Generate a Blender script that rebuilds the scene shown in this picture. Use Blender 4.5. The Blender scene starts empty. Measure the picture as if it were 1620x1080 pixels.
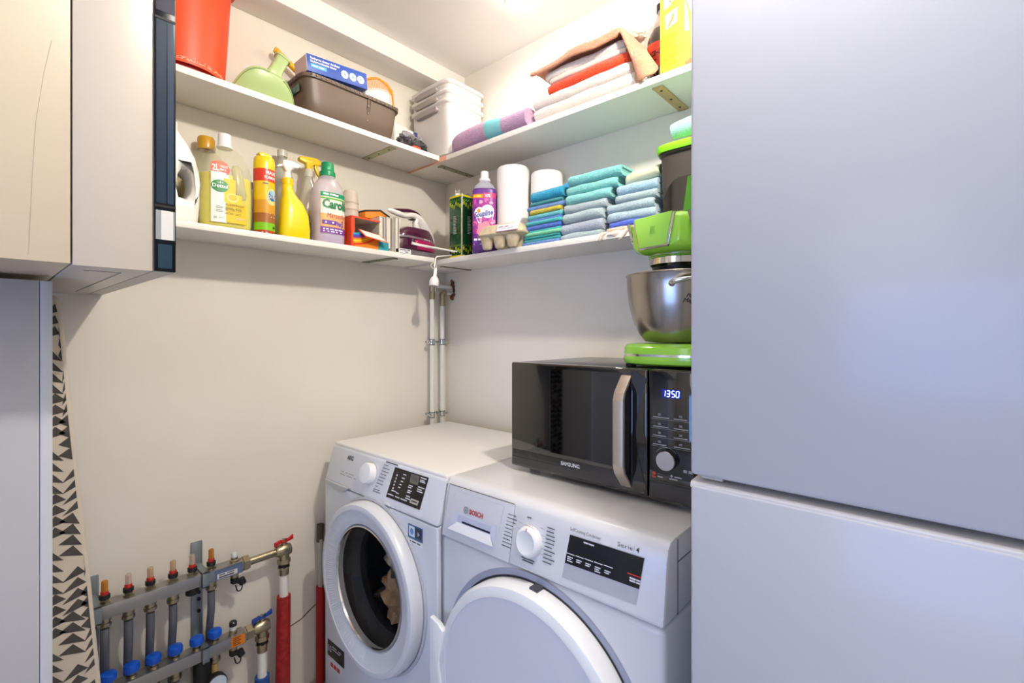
import bpy, bmesh, math, random
from mathutils import Matrix, Vector, Euler, noise
PI = math.pi
random.seed(7)
S = bpy.context.scene
C = S.collection

# ---------------------------------------------------------------- camera, world, lights, exposure
TH = math.radians(41.82)
cam_d = bpy.data.cameras.new('camera'); cam = bpy.data.objects.new('camera', cam_d); C.objects.link(cam)
cam.location = (0, 0, 1.217); cam.rotation_euler = (PI/2, 0, TH - PI/2)
cam_d.sensor_width = 36; cam_d.lens = 758/1620*36; cam_d.shift_y = -13.3/1620; cam_d.clip_start = .02
S.camera = cam
S.view_settings.view_transform = 'Standard'; S.view_settings.look = 'None'
S.view_settings.exposure = .08; S.view_settings.gamma = 1; S.view_settings.use_curve_mapping = False
w = bpy.data.worlds.new('world'); S.world = w; w.use_nodes = True
w.node_tree.nodes['Background'].inputs[0].default_value = (.55, .68, 1, 1)
w.node_tree.nodes['Background'].inputs[1].default_value = .5

def lamp(name, kind, loc, power, col, size=.05, sy=None, rot=None, **k):
    d = bpy.data.lights.new(name, kind); o = bpy.data.objects.new(name, d); C.objects.link(o)
    d.energy = power; d.color = col; o.location = loc
    if rot: o.rotation_euler = rot
    if kind == 'AREA':
        d.size = size
        if sy: d.shape = 'RECTANGLE'; d.size_y = sy
    else: d.shadow_soft_size = size
    for a, b in k.items(): setattr(d, a, b)
    return o
# ceiling spotlight above the refrigerator, the glowing one in the picture's top, an added fill light behind the camera, daylight from the window
lamp('spot_light_main', 'POINT', (.675, .12, 2.22), 47, (1, .93, .83), .035)
lamp('spot_light_near', 'SPOT', (1.172, 1.03, 2.285), 7, (1, .93, .85), .03, spot_size=math.radians(176), spot_blend=.5)
lamp('spot_light_glow', 'POINT', (1.172, 1.03, 2.262), .16, (1, .95, .9), .02)
lamp('fill_light', 'POINT', (-1.5, .35, 1.5), 15, (1, .91, .80), .4)  # unseen warm fill, added to brighten the shelves and walls
lamp('daylight', 'AREA', (-2.42, .2, .75), 26, (.25, .45, 1), 1.4, 1.0, (PI/2, 0, -PI/2))

# ---------------------------------------------------------------- materials
def lin(h):
    h = h.lstrip('#'); o = []
    for i in (0, 2, 4):
        c = int(h[i:i+2], 16)/255
        o.append(c/12.92 if c <= .04045 else ((c+.055)/1.055)**2.4)
    return (*o, 1)
MC = {}
def P(hexc, rough=.5, metal=0, spec=.5, coat=0, bump=0, bscale=200, bdist=.001, emit=0, trans=0, alpha=1, sheen=0, var=None, vscale=60, aniso=None, sss=0, ior=1.5):
    key = (hexc, rough, metal, spec, coat, bump, bscale, bdist, emit, trans, alpha, sheen, var, vscale, aniso, sss, ior)
    if key in MC: return MC[key]
    m = bpy.data.materials.new('mat_%02d' % len(MC)); m.use_nodes = True; nt = m.node_tree
    b = nt.nodes['Principled BSDF']; I = b.inputs
    I['Base Color'].default_value = lin(hexc); I['Roughness'].default_value = rough; I['Metallic'].default_value = metal
    I['Specular IOR Level'].default_value = spec; I['Coat Weight'].default_value = coat; I['Coat Roughness'].default_value = .05
    I['Transmission Weight'].default_value = trans; I['Alpha'].default_value = alpha; I['Sheen Weight'].default_value = sheen; I['IOR'].default_value = ior
    if sss: I['Subsurface Weight'].default_value = sss; I['Subsurface Radius'].default_value = (.02, .02, .02); I['Subsurface Scale'].default_value = .5
    if emit: I['Emission Color'].default_value = lin(hexc); I['Emission Strength'].default_value = emit
    tc = None
    if bump or var:
        tc = nt.nodes.new('ShaderNodeTexCoord')
    if bump:
        n = nt.nodes.new('ShaderNodeTexNoise'); n.inputs['Scale'].default_value = bscale; n.inputs['Detail'].default_value = 3
        bp = nt.nodes.new('ShaderNodeBump'); bp.inputs['Strength'].default_value = bump; bp.inputs['Distance'].default_value = bdist
        src = tc.outputs['Object']
        if aniso:
            mp = nt.nodes.new('ShaderNodeMapping'); mp.inputs['Scale'].default_value = aniso; nt.links.new(src, mp.inputs[0]); src = mp.outputs[0]
        nt.links.new(src, n.inputs['Vector']); nt.links.new(n.outputs['Fac'], bp.inputs['Height']); nt.links.new(bp.outputs[0], I['Normal'])
    if var:
        n = nt.nodes.new('ShaderNodeTexNoise'); n.inputs['Scale'].default_value = vscale; n.inputs['Detail'].default_value = 4
        r = nt.nodes.new('ShaderNodeValToRGB'); r.color_ramp.elements[0].position = .38; r.color_ramp.elements[1].position = .62
        r.color_ramp.elements[0].color = lin(hexc); r.color_ramp.elements[1].color = lin(var)
        nt.links.new(tc.outputs['Object'], n.inputs['Vector']); nt.links.new(n.outputs['Fac'], r.inputs[0]); nt.links.new(r.outputs[0], I['Base Color'])
    MC[key] = m
    return m
def frosted(hexc, clear=.4, rough=.25):
    key = ('fr', hexc, clear, rough)
    if key in MC: return MC[key]
    m = bpy.data.materials.new('mat_%02d' % len(MC)); m.use_nodes = True; nt = m.node_tree
    b = nt.nodes['Principled BSDF']; b.inputs['Base Color'].default_value = lin(hexc); b.inputs['Roughness'].default_value = rough
    t = nt.nodes.new('ShaderNodeBsdfTransparent'); x = nt.nodes.new('ShaderNodeMixShader'); x.inputs[0].default_value = clear
    t.inputs[0].default_value = lin(hexc)
    nt.links.new(b.outputs[0], x.inputs[1]); nt.links.new(t.outputs[0], x.inputs[2]); nt.links.new(x.outputs[0], nt.nodes['Material Output'].inputs[0])
    MC[key] = m
    return m
def terry(a, b=None, s=900, st=.9): return P(a, .95, spec=.1, bump=st, bscale=s*.35, bdist=.004, sheen=.3, var=b or a, vscale=260)
WHITEP = P('#d9dbe0', .28, coat=.2)
WHITEM = P('#e2e2e2', .35)
BLACK = P('#0b0b0c', .35); GLOSSB = P('#060607', .06, coat=1); CHROME = P('#d8d8da', .12, 1)
STEEL = P('#b9b6b2', .3, 1); NICKEL = P('#b0a489', .28, 1, bump=.1, bscale=90); ZINC = P('#8f979b', .45, .8)
BRASSP = P('#b3a16c', .42, .75); RUB = P('#151414', .6); PAPER = P('#f1efe9', .8); CARD = P('#a8967c', .9)

# ---------------------------------------------------------------- mesh builder
def frame(o, u, v):
    u = Vector(u).normalized(); v = Vector(v); n = u.cross(v).normalized(); v = n.cross(u)
    return Matrix(((u.x, v.x, n.x, o[0]), (u.y, v.y, n.y, o[1]), (u.z, v.z, n.z, o[2]), (0, 0, 0, 1)))
def FRONT(y=0, x=0, z=0): return frame((x, y, z), (1, 0, 0), (0, 0, 1))   # faces -y, u = x, v = z
TXT = {}
def text_geo(s, shear=0, spacing=1.0, offset=0.0):
    k = (s, shear, spacing, offset)
    if k in TXT: return TXT[k]
    cu = bpy.data.curves.new('t', 'FONT'); cu.body = s; cu.resolution_u = 2; cu.shear = shear; cu.space_character = spacing; cu.offset = offset
    cu.align_x = 'LEFT'; o = bpy.data.objects.new('t', cu); C.objects.link(o)
    dg = bpy.context.evaluated_depsgraph_get(); me = o.evaluated_get(dg).to_mesh()
    vs = [tuple(v.co) for v in me.vertices]; fs = [tuple(p.vertices) for p in me.polygons]
    o.evaluated_get(dg).to_mesh_clear(); bpy.data.objects.remove(o); bpy.data.curves.remove(cu)
    xs = [v[0] for v in vs] or [0, 1]; x0, x1 = min(xs), max(xs)
    TXT[k] = ([((x-x0), y) for x, y, z in vs], fs, x1-x0)
    return TXT[k]
class MB:
    def __init__(s): s.V = []; s.F = []; s.M = []; s.mats = []; s.flat = []
    def mi(s, m):
        if m not in s.mats: s.mats.append(m)
        return s.mats.index(m)
    def add(s, vs, fs, m, T=None, flat=False):
        b = len(s.V); i = s.mi(m)
        for v in vs:
            v = Vector(v)
            if T is not None: v = T(v) if callable(T) else T @ v
            s.V.append(tuple(v))
        for f in fs: s.F.append([b+k for k in f]); s.M.append(i); s.flat.append(flat)
        return s
    def frombm(s, bm, m, T=None):
        bm.verts.index_update()
        s.add([v.co.copy() for v in bm.verts], [[v.index for v in f.verts] for f in bm.faces], m, T); bm.free(); return s
    def box(s, lo, hi, m, bev=0, seg=2, T=None):
        bm = bmesh.new(); bmesh.ops.create_cube(bm, size=1)
        c = [(a+b)/2 for a, b in zip(lo, hi)]; d = [abs(b-a) for a, b in zip(lo, hi)]
        for v in bm.verts: v.co = Vector([v.co[i]*d[i]+c[i] for i in range(3)])
        if bev: bmesh.ops.bevel(bm, geom=bm.edges[:], offset=min(bev, min(d)*.48), segments=seg, profile=.5, affect='EDGES')
        return s.frombm(bm, m, T)
    def loft(s, rings, m, seg=28, T=None, cap=True, inner=False):
        vs = []; fs = []
        for r in rings:
            z, a, b = r[0], r[1], r[2]; n = r[3] if len(r) > 3 else 2; cx = r[4] if len(r) > 4 else 0; cy = r[5] if len(r) > 5 else 0
            for k in range(seg):
                t = 2*PI*(k+.5)/seg; c, q = math.cos(t), math.sin(t)
                vs.append((cx+a*math.copysign(abs(c)**(2/n), c), cy+b*math.copysign(abs(q)**(2/n), q), z))
        for i in range(len(rings)-1):
            for k in range(seg):
                k2 = (k+1) % seg
                fs.append((i*seg+k, i*seg+k2, (i+1)*seg+k2, (i+1)*seg+k))
        if cap:
            fs.append(tuple(reversed(range(seg)))); fs.append(tuple(range((len(rings)-1)*seg, len(rings)*seg)))
        return s.add(vs, fs, m, T)
    def lathe(s, prof, m, c=(0, 0, 0), seg=28, T=None, cap=True):
        return s.loft([(z+c[2], max(r, 1e-4), max(r, 1e-4), 2, c[0], c[1]) for r, z in prof], m, seg, T, cap)
    def tube(s, pts, r, m, seg=10, cap=True, T=None, smooth=0, closed=False):
        pts = [Vector(p) for p in pts]
        if smooth:
            q = []; n = len(pts); R = [r]*n if not isinstance(r, (list, tuple)) else r; RR = []
            for i in range(n-(0 if closed else 1)):
                p0 = pts[(i-1) % n if closed else max(i-1, 0)]; p1 = pts[i]; p2 = pts[(i+1) % n]; p3 = pts[(i+2) % n if closed else min(i+2, n-1)]
                for k in range(smooth):
                    t = k/smooth
                    q.append(.5*((2*p1)+(p2-p0)*t+(2*p0-5*p1+4*p2-p3)*t*t+(3*p1-p0-3*p2+p3)*t**3)); RR.append(R[i]*(1-t)+R[(i+1) % n]*t)
            if not closed: q.append(pts[-1]); RR.append(R[-1])
            pts = q; r = RR
        n = len(pts); vs = []; fs = []
        if not isinstance(r, (list, tuple)): r = [r]*n
        prev = None
        for i in range(n):
            if closed: t = (pts[(i+1) % n]-pts[i-1]).normalized()
            else: t = (pts[min(i+1, n-1)]-pts[max(i-1, 0)]).normalized()
            if prev is None: a = t.orthogonal().normalized()
            else: a = (prev - t*prev.dot(t)).normalized()
            prev = a; b = t.cross(a)
            for k in range(seg):
                w_ = 2*PI*k/seg; vs.append(pts[i]+(a*math.cos(w_)+b*math.sin(w_))*r[i])
        for i in range(n if closed else n-1):
            for k in range(seg):
                k2 = (k+1) % seg; j = (i+1) % n
                fs.append((i*seg+k, i*seg+k2, j*seg+k2, j*seg+k))
        if cap and not closed: fs.append(tuple(reversed(range(seg)))); fs.append(tuple(range((n-1)*seg, n*seg)))
        return s.add(vs, fs, m, T)
    def ell(s, c, r, m, seg=20, rings=12, T=None, lo=-1, hi=1):
        rr = []
        for i in range(rings+1):
            a = -PI/2+PI*i/rings; z = math.sin(a)
            if z < lo-1e-6 or z > hi+1e-6: continue
            q = max(math.cos(a), .002); rr.append((c[2]+r[2]*z, r[0]*q, r[1]*q, 2, c[0], c[1]))
        return s.loft(rr, m, seg, T)
    def prism(s, out, y0, y1, m, T=None, bev=0, ax='y', seg=2):
        bm = bmesh.new()
        f3 = (lambda a, b, d: (a, d, b)) if ax == 'y' else (lambda a, b, d: (d, a, b)) if ax == 'x' else (lambda a, b, d: (a, b, d))
        A = [bm.verts.new(f3(a, b, y0)) for a, b in out]; B = [bm.verts.new(f3(a, b, y1)) for a, b in out]; n = len(out)
        bm.faces.new(A); bm.faces.new(list(reversed(B)))
        for i in range(n): bm.faces.new((A[i], B[i], B[(i+1) % n], A[(i+1) % n]))
        bmesh.ops.recalc_face_normals(bm, faces=bm.faces[:])
        if bev: bmesh.ops.bevel(bm, geom=bm.edges[:], offset=bev, segments=seg, profile=.5, affect='EDGES', clamp_overlap=True)
        return s.frombm(bm, m, T)
    def plate(s, loops, y0, y1, m, T=None, bev=0, smooth=False):
        cu = bpy.data.curves.new('c', 'CURVE'); cu.dimensions = '2D'; cu.fill_mode = 'BOTH'
        for lp in loops:
            sp = cu.splines.new('POLY'); sp.points.add(len(lp)-1); sp.use_cyclic_u = True
            for i, (a, b) in enumerate(lp): sp.points[i].co = (a, b, 0, 1)
        cu.extrude = abs(y1-y0)/2-bev; cu.bevel_depth = bev; cu.bevel_resolution = 2; cu.offset = -bev
        o = bpy.data.objects.new('c', cu); C.objects.link(o); dg = bpy.context.evaluated_depsgraph_get(); me = o.evaluated_get(dg).to_mesh()
        vs = [tuple(v.co) for v in me.vertices]; fs = [tuple(p.vertices) for p in me.polygons]
        o.evaluated_get(dg).to_mesh_clear(); bpy.data.objects.remove(o); bpy.data.curves.remove(cu)
        F = FRONT((y0+y1)/2)
        bm = bmesh.new(); vv = [bm.verts.new(F @ Vector(v)) for v in vs]
        for f in fs:
            try: bm.faces.new([vv[i] for i in f])
            except ValueError: pass
        bmesh.ops.remove_doubles(bm, verts=bm.verts[:], dist=1e-5)
        return s.frombm(bm, m, T)
    # flat or curved decals: T maps (u, v, off)
    def rect(s, T, u0, v0, u1, v1, m, off=.0006, nu=1, nv=1):
        vs = [(u0+(u1-u0)*i/nu, v0+(v1-v0)*j/nv, off) for j in range(nv+1) for i in range(nu+1)]
        fs = [(j*(nu+1)+i, j*(nu+1)+i+1, (j+1)*(nu+1)+i+1, (j+1)*(nu+1)+i) for j in range(nv) for i in range(nu)]
        return s.add(vs, fs, m, T)
    def poly(s, T, pts, m, off=.0008):
        return s.add([(a, b, off) for a, b in pts], [tuple(range(len(pts)))], m, T)
    def disc(s, T, u, v, ru, rv, m, off=.0008, seg=20, rings=2):
        vs = [(u, v, off)]; fs = []
        for j in range(1, rings+1):
            for k in range(seg): a = 2*PI*k/seg; vs.append((u+ru*j/rings*math.cos(a), v+rv*j/rings*math.sin(a), off))
        for k in range(seg): fs.append((0, 1+k, 1+(k+1) % seg))
        for j in range(1, rings):
            for k in range(seg):
                a = 1+(j-1)*seg; b = 1+j*seg; k2 = (k+1) % seg; fs.append((a+k, b+k, b+k2, a+k2))
        return s.add(vs, fs, m, T)
    def ringd(s, T, u, v, r0, r1, m, off=.0008, seg=28, a0=0, a1=2*PI):
        vs = []; fs = []
        for k in range(seg+1):
            a = a0+(a1-a0)*k/seg
            vs += [(u+r0*math.cos(a), v+r0*math.sin(a), off), (u+r1*math.cos(a), v+r1*math.sin(a), off)]
        for k in range(seg): fs.append((2*k, 2*k+1, 2*k+3, 2*k+2))
        return s.add(vs, fs, m, T)
    def text(s, T, st, u, v, h, m, w=None, off=.0012, shear=0, align='l', bold=0.0, rot=0, spacing=1.0):
        vs, fs, wd = text_geo(st, shear, spacing, bold)
        k = h/.7; kx = (w/wd) if w else k
        W = wd*kx; dx = 0 if align == 'l' else (-W/2 if align == 'c' else -W)
        c, q = math.cos(rot), math.sin(rot)
        return s.add([(u+c*(a*kx+dx)-q*b*k, v+q*(a*kx+dx)+c*b*k, off) for a, b in vs], fs, m, T)
    def bars(s, T, u0, v, us, h, m, gap=.3, off=.0012, rot=0):       # unreadable small print
        u = u0; c, q = math.cos(rot), math.sin(rot)
        for wd in us:
            p = [(u, v), (u+wd, v), (u+wd, v+h), (u, v+h)]
            s.poly(T, [(u0+(a-u0)*c-(b-v)*q, v+(a-u0)*q+(b-v)*c) for a, b in p], m, off); u += wd*(1+gap)
        return s
    def obj(s, name, parent=None, sharp=38, label=None):
        me = bpy.data.meshes.new(name); me.from_pydata(s.V, [], s.F)
        for m in s.mats: me.materials.append(m)
        me.polygons.foreach_set('material_index', s.M); me.polygons.foreach_set('use_smooth', [True]*len(s.F))
        me.update(); me.set_sharp_from_angle(angle=math.radians(sharp))
        o = bpy.data.objects.new(name, me); C.objects.link(o)
        if parent: o.parent = parent
        if label: o['label'] = label
        return o
def thing(name, label, cat, loc=(0, 0, 0), rz=0, group=None):
    o = bpy.data.objects.new(name, None); C.objects.link(o); o.empty_display_size = .05
    o.location = loc; o.rotation_euler = (0, 0, math.radians(rz)); o['label'] = label; o['category'] = cat
    if group: o['group'] = group
    return o
def tag(o, label, cat, group=None):
    o['label'] = label; o['category'] = cat
    if group: o['group'] = group
    return o
def solo(mb, name, label, cat, loc=(0, 0, 0), rz=0, group=None, sharp=38):
    o = mb.obj(name, sharp=sharp); o.location = loc; o.rotation_euler = (0, 0, math.radians(rz)); return tag(o, label, cat, group)
def struct(mb, name):
    o = mb.obj(name); o['kind'] = 'structure'; return o
def dup(root):
    r = root.copy(); C.objects.link(r)
    for ch in list(root.children):
        c = ch.copy(); C.objects.link(c); c.parent = r
        for g in ch.children: d = g.copy(); C.objects.link(d); d.parent = c
    return r
def arc(cx, cy, r, a0, a1, n): return [(cx+r*math.cos(math.radians(a0+(a1-a0)*i/n)), cy+r*math.sin(math.radians(a0+(a1-a0)*i/n))) for i in range(n+1)]
def circle(cx, cy, r, n=48): return [(cx+r*math.cos(2*PI*i/n), cy+r*math.sin(2*PI*i/n)) for i in range(n)]
def super_front(a, b, n=2, x0=0, y0=0):    # decal map on the front (-y side) of a lofted bottle; a, b numbers or functions of z
    fa = a if callable(a) else (lambda z: a); fb = b if callable(b) else (lambda z: b)
    def f(v):
        A, B = fa(v.z if False else v.y), fb(v.y); t = min(abs(v.x)/A, .999)
        return Vector((x0+v.x, y0-B*(1-t**n)**(1/n)-v.z, v.y))
    return f

# ---------------------------------------------------------------- room
WX, WY, CZ = 1.389, 1.639, 2.305
WALL = P('#ebe5da', .75, spec=.2, bump=.12, bscale=12, bdist=.004, var='#e7e0d4', vscale=3)
CEIL = P('#f6f3ee', .5, spec=.35)
struct(MB().box((-2.6, WY, 0), (WX+.1, WY+.1, 2.5), WALL), 'wall_north')
struct(MB().box((WX, -1.1, 0), (WX+.1, WY, 2.5), WALL), 'wall_east')
struct(MB().box((-2.6, -1.2, 0), (WX+.1, -1.1, 2.5), WALL), 'wall_south')
struct(MB().box((-2.6, -1.1, 2.305), (WX, WY, 2.4), CEIL), 'ceiling')
struct(MB().box((-2.6, -1.1, -.1), (WX, WY, 0), P('#a8a6a5', .45, var='#9a9897', vscale=6)), 'floor')
b = MB().box((-2.7, -1.2, 0), (-2.6, WY+.1, .3), WALL).box((-2.7, -1.2, 2.0), (-2.6, WY+.1, 2.5), WALL).box((-2.7, -1.2, .3), (-2.6, -.55, 2), WALL).box((-2.7, .95, .3), (-2.6, WY+.1, 2), WALL)
struct(b, 'wall_west')
b = MB()
for lo, hi in (((-2.66, -.55, .3), (-2.61, -.49, 2)), ((-2.66, .89, .3), (-2.61, .95, 2)), ((-2.66, -.49, .3), (-2.61, .89, .36)), ((-2.66, -.49, 1.94), (-2.61, .89, 2)), ((-2.66, .17, .36), (-2.61, .23, 1.94))): b.box(lo, hi, WHITEM, .004)
struct(b, 'window_1')
struct(MB().box((-.6, 1.512, 2.232), (WX, WY, CZ), P('#f3efe8', .55, spec=.3), .002), 'trim_1')     # boxed duct along the ceiling
# stain and crack low on the north wall
b = MB(); T = FRONT(WY)
b.tube([(.70, WY-.001, .225), (.745, WY-.001, .235), (.79, WY-.001, .262), (.83, WY-.001, .27)], .0016, P('#5a4a38', .9), 6)
solo(b, 'wall_crack', 'thin dark crack low on the wall between the red pipes', 'crack')

# ---------------------------------------------------------------- shelves
SHW = P('#f6f2ea', .35, spec=.4); RAW = P('#e0a58c', .8)
ZL, ZU = 1.4836, 1.875          # undersides
def bracket(parent, p, q, w_=.026, t=.003, m=BRASSP):
    p, q = Vector(p), Vector(q); d = (q-p).normalized(); s_ = Vector((-d.y, d.x, 0))*w_/2
    L_ = (q-p).length
    T = frame(p, d, (-d.y, d.x, 0)); T = Matrix.Translation((0, 0, 0)) @ T
    b = MB(); b.box((0, -w_/2, -t), (L_, w_/2, 0), m, .001, T=T)
    b.box((0, -w_/2-.001, -.0045), (.004, w_/2, -t), m, T=T)
    for k in (.14, .5, .85): b.lathe([(.0035, -t-.0008), (.0035, -t)], RUB, (L_*k, 0, 0), 10, T=T)
    b.box((L_-.003, -w_/2, -.003-.0), (L_, w_/2, .0), m, T=T)
    return b.obj('bracket', parent)
t = thing('wall_shelf', 'long upper white shelf board on the left wall carrying the red bucket', 'shelf', (0, 0, 0))
MB().box((.226, 1.439, ZU+.005), (1.188, WY-.001, ZU+.023), SHW, .0006).obj('board', t); bracket(t, (.9915, 1.456, ZU+.005), (.986, 1.632, ZU+.005), m=P('#b9c09a', .45, .5))
t = thing('wall_shelf', 'long lower white shelf board on the left wall under the cleaning bottles', 'shelf', (0, 0, 0))
MB().box((.226, 1.439, ZL+.003), (1.1655, WY-.001, ZL+.020), SHW, .0006).obj('board', t); bracket(t, (1.0, 1.457, ZL+.003), (.985, 1.632, ZL+.003), m=P('#8d8b74', .45, .5))
t = thing('wall_shelf', 'upper white shelf board on the right wall carrying folded towels', 'shelf', (0, 0, 0))
MB().box((1.190, -.2, ZU-.001), (WX-.001, WY-.001, ZU+.017), SHW, .0006).obj('board', t)
MB().box((1.1885, 1.40, ZU-.001), (1.190, WY-.002, ZU+.017), RAW).obj('raw_edge', t, label='bare pinkish end of the edge strip')
bracket(t, (1.2136, 1.4665, ZU-.001), (1.384, 1.4665, ZU-.001), m=P('#a5a184', .45, .6)); bracket(t, (1.2097, .5625, ZU-.001), (1.384, .5625, ZU-.001), w_=.03, m=P('#c9b27c', .35, .7))
b = MB(); T = frame((1.2, .9, ZU-.0012), (0, -1, 0), (1, 0, 0)); b.rect(T, -.01, .012, .05, .034, P('#eceae4', .6), off=.0002)
for k in range(9): b.rect(T, .008+k*.0028, .018, .0092+k*.0028, .030, P('#77726c', .7), off=.0005)
b.obj('price_sticker', t)
t = thing('wall_shelf', 'lower white shelf board on the right wall under the blue towels', 'shelf', (0, 0, 0))
MB().box((1.190, -.2, ZL-.001), (WX-.001, WY-.001, ZL+.017), SHW, .0006).obj('board', t); bracket(t, (1.228, 1.477, ZL-.001), (1.384, 1.474, ZL-.001), w_=.014, m=P('#8d8b74', .45, .5))
NL, NU, EL, EU = ZL+.0201, ZU+.0231, ZL+.0171, ZU+.0171   # shelf tops

# ---------------------------------------------------------------- washing machine
G3 = P('#3c3f44', .5); TXTG = P('#6d6d72', .6)
wm = thing('washing_machine', 'white front-loading washing machine with a round glass door, in the corner', 'washing machine', (.785, 1.254, 0), -90)
b = MB()
b.plate([[(-.296, .02), (.296, .02), (.296, .718), (-.296, .718)], circle(.006, .478, .20, 64)], .0, .02, WHITEP, bev=.004)
for sx in (-1, 1): b.box((sx*.296, .012, .02), (sx*.286, .545, .72), WHITEP, .002)
b.box((-.29, .535, .02), (.29, .545, .80), WHITEP); b.box((-.29, .02, .02), (.29, .53, .03), WHITEP)
for sx in (-1, 1): b.box((sx*.296, .03, .72), (sx*.288, .545, .826), WHITEP)
b.obj('body', wm)
b = MB(); prof = [(-.001, .7215), (.003, .735), (.030, .832), (.036, .838), (.06, .838), (.06, .7215)]
b.prism([(y, z) for y, z in prof], -.296, .296, WHITEP, ax='x', bev=.004, seg=2)
cp = b.obj('control_panel', wm)
b = MB().box((-.296, .034, .826), (.296, .545, .846), P('#e8e5e1', .35), .006, 3); b.obj('top_panel', wm)
TP = frame((0, .003, .735), (1, 0, 0), (0, .027, .097))    # v: .0 -> .1006
def tv(z): return (z-.735)*.1007/.097
b = MB(); b.poly(TP, [(.058, tv(.744)), (.216, tv(.744)), (.226, tv(.827)), (.070, tv(.827))], P('#0d0d0f', .15), .0008)
b.rect(TP, .150, tv(.800), .188, tv(.824), P('#6b6a5c', .3), .0012)
b.text(TP, '888', .156, tv(.806), .012, P('#565549', .4), w=.026, off=.0016)
W_ = P('#d9dbe0', .5)
for u, z, ws in ((.193, .820, (.026,)), (.193, .814, (.02,)), (.193, .810, (.024,)), (.190, .796, (.028,)), (.189, .790, (.02,)), (.189, .785, (.026,)), (.150, .792, (.018,)), (.148, .787, (.016,)), (.150, .779, (.018,)), (.148, .774, (.016,)), (.148, .764, (.018,)), (.146, .758, (.022,)), (.115, .814, (.014,)), (.112, .804, (.014,)), (.110, .795, (.012,)), (.108, .786, (.010,)), (.105, .778, (.010,)), (.100, .762, (.014,)), (.078, .764, (.022,)), (.064, .752, (.028, .02, .03))):
    b.bars(TP, u, tv(z), ws, .0028, W_)
for z in (.808, .799, .790, .781, .772): b.disc(TP, .088-(.808-z)*.15, tv(z), .003, .003, W_, .0012, 8)
b.poly(TP, [(.168, tv(.752)), (.204, tv(.752)), (.207, tv(.764)), (.171, tv(.764))], P('#b9b5a8', .4), .0014)
b.bars(TP, .175, tv(.757), (.025,), .003, BLACK, off=.0018)
b.obj('display', cp)
b = MB(); b.text(TP, 'AEG', -.190, tv(.806), .013, P('#202124', .4), w=.036, bold=.02)
for z, ws in ((.765, (.02, .018, .03)), (.757, (.03, .035, .012))): b.bars(TP, -.21, tv(z), ws, .0022, P('#a89ea0', .6))
b.bars(TP, .022, tv(.832), (.06,), .003, G3)
for k, z in enumerate((.823, .814, .805, .796, .787, .778, .769, .760, .751, .745)):
    u = .019-(.823-z)*.33
    b.rect(TP, u-.003, tv(z)-.002, u-.0016, tv(z)+.004, G3, .001); b.bars(TP, u, tv(z), ((.018, .03, .034, .028, .03, .026, .03, .01, .026, .036)[k],), .0022, TXTG)
b.obj('print', cp)
b = MB()
Tk = TP @ Matrix.Translation((-.044, tv(.788), 0))
b.lathe([(.036, 0), (.036, .0012)], P('#c9c9cc', .4), T=Tk)
b.lathe([(.031, 0), (.031, .018), (.029, .0215), (.024, .0225), (.0001, .0225)], P('#f0f0f0', .3), T=Tk, seg=36); b.obj('dial', cp)
b = MB(); b.prism([(-.29, .728), (-.135, .728), (-.15, .718), (-.17, .708), (-.20, .7035), (-.288, .716)], -.006, -.0005, P('#c9c9cb', .4), bev=.002); b.obj('drawer_recess_shade', wm)  # grey piece put in for the shaded recess under the drawer
TB = FRONT(0)
b = MB(); b.rect(TB, .172, .662, .236, .700, P('#2e5c8a', .4), .0006); b.rect(TB, .177, .668, .202, .696, P('#d8e3ee', .4), .001); b.rect(TB, .205, .668, .231, .696, P('#15243a', .4), .001)
b.disc(TB, .190, .682, .008, .009, P('#5c8fc4', .4), .0013, 14); b.disc(TB, .218, .681, .006, .008, P('#b9c4d6', .4), .0013, 3); b.rect(TB, .172, .650, .236, .660, P('#eef0f2', .4), .0006); b.bars(TB, .176, .653, (.012, .016, .014), .004, G3)
b.obj('sticker', wm, label='blue and white sticker')
b = MB(); b.rect(TB, -.277, .142, -.168, .196, P('#101113', .35), .0006); b.text(TB, '10', -.27, .158, .022, W_, w=.02); b.bars(TB, -.245, .18, (.03, .02), .003, W_); b.bars(TB, -.245, .172, (.05,), .003, W_)
b.rect(TB, -.262, .106, -.182, .135, P('#dfe0e2', .5), .0006); b.bars(TB, -.255, .113, (.016, .02, .018), .014, P('#c8402c', .5), gap=.15)
b.obj('sticker', wm, label='black and red warranty sticker')
b = MB(); b.box((.062, -.002, .7235), (.084, .001, .7305), WHITEM, .001); b.obj('button', wm)
Td = frame((.006, 0, .478), (1, 0, 0), (0, 0, 1))
b = MB(); b.lathe([(.250, -.001), (.250, .004), (.243, .006)], P('#b9bbc0', .5), T=Td, seg=64, cap=False); b.obj('door_surround', wm)
b = MB(); b.lathe([(.241, .006), (.2420, .024), (.2405, .036), (.236, .0425), (.229, .0445), (.2215, .0440), (.2205, .0425), (.178, .0285), (.1735, .020), (.176, .004), (.2, .002), (.241, .006)], WHITEP, T=Td, seg=72, cap=False)
door = b.obj('door', wm)
b = MB()
for k in range(90):
    a = PI/2+PI*k/89
    b.add([(.182*math.cos(a-.007), .182*math.sin(a-.007), .0299), (.217*math.cos(a-.007), .217*math.sin(a-.007), .0415), (.217*math.cos(a+.007), .217*math.sin(a+.007), .0415), (.182*math.cos(a+.007), .182*math.sin(a+.007), .0299), (.199*math.cos(a), .199*math.sin(a), .0378)],
          [(0, 1, 4), (1, 2, 4), (2, 3, 4), (3, 0, 4)], WHITEP, Td)
b.obj('grip_ribs', door)
b = MB(); b.lathe([(.1745, .022), (.1725, .029), (.169, .030), (.167, .024)], CHROME, T=Td, seg=64, cap=False); b.obj('trim_ring', door, label='thin chrome ring')
gl = bpy.data.materials.new('door_glass'); gl.use_nodes = True; nt = gl.node_tree; bs = nt.nodes['Principled BSDF']
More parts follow.
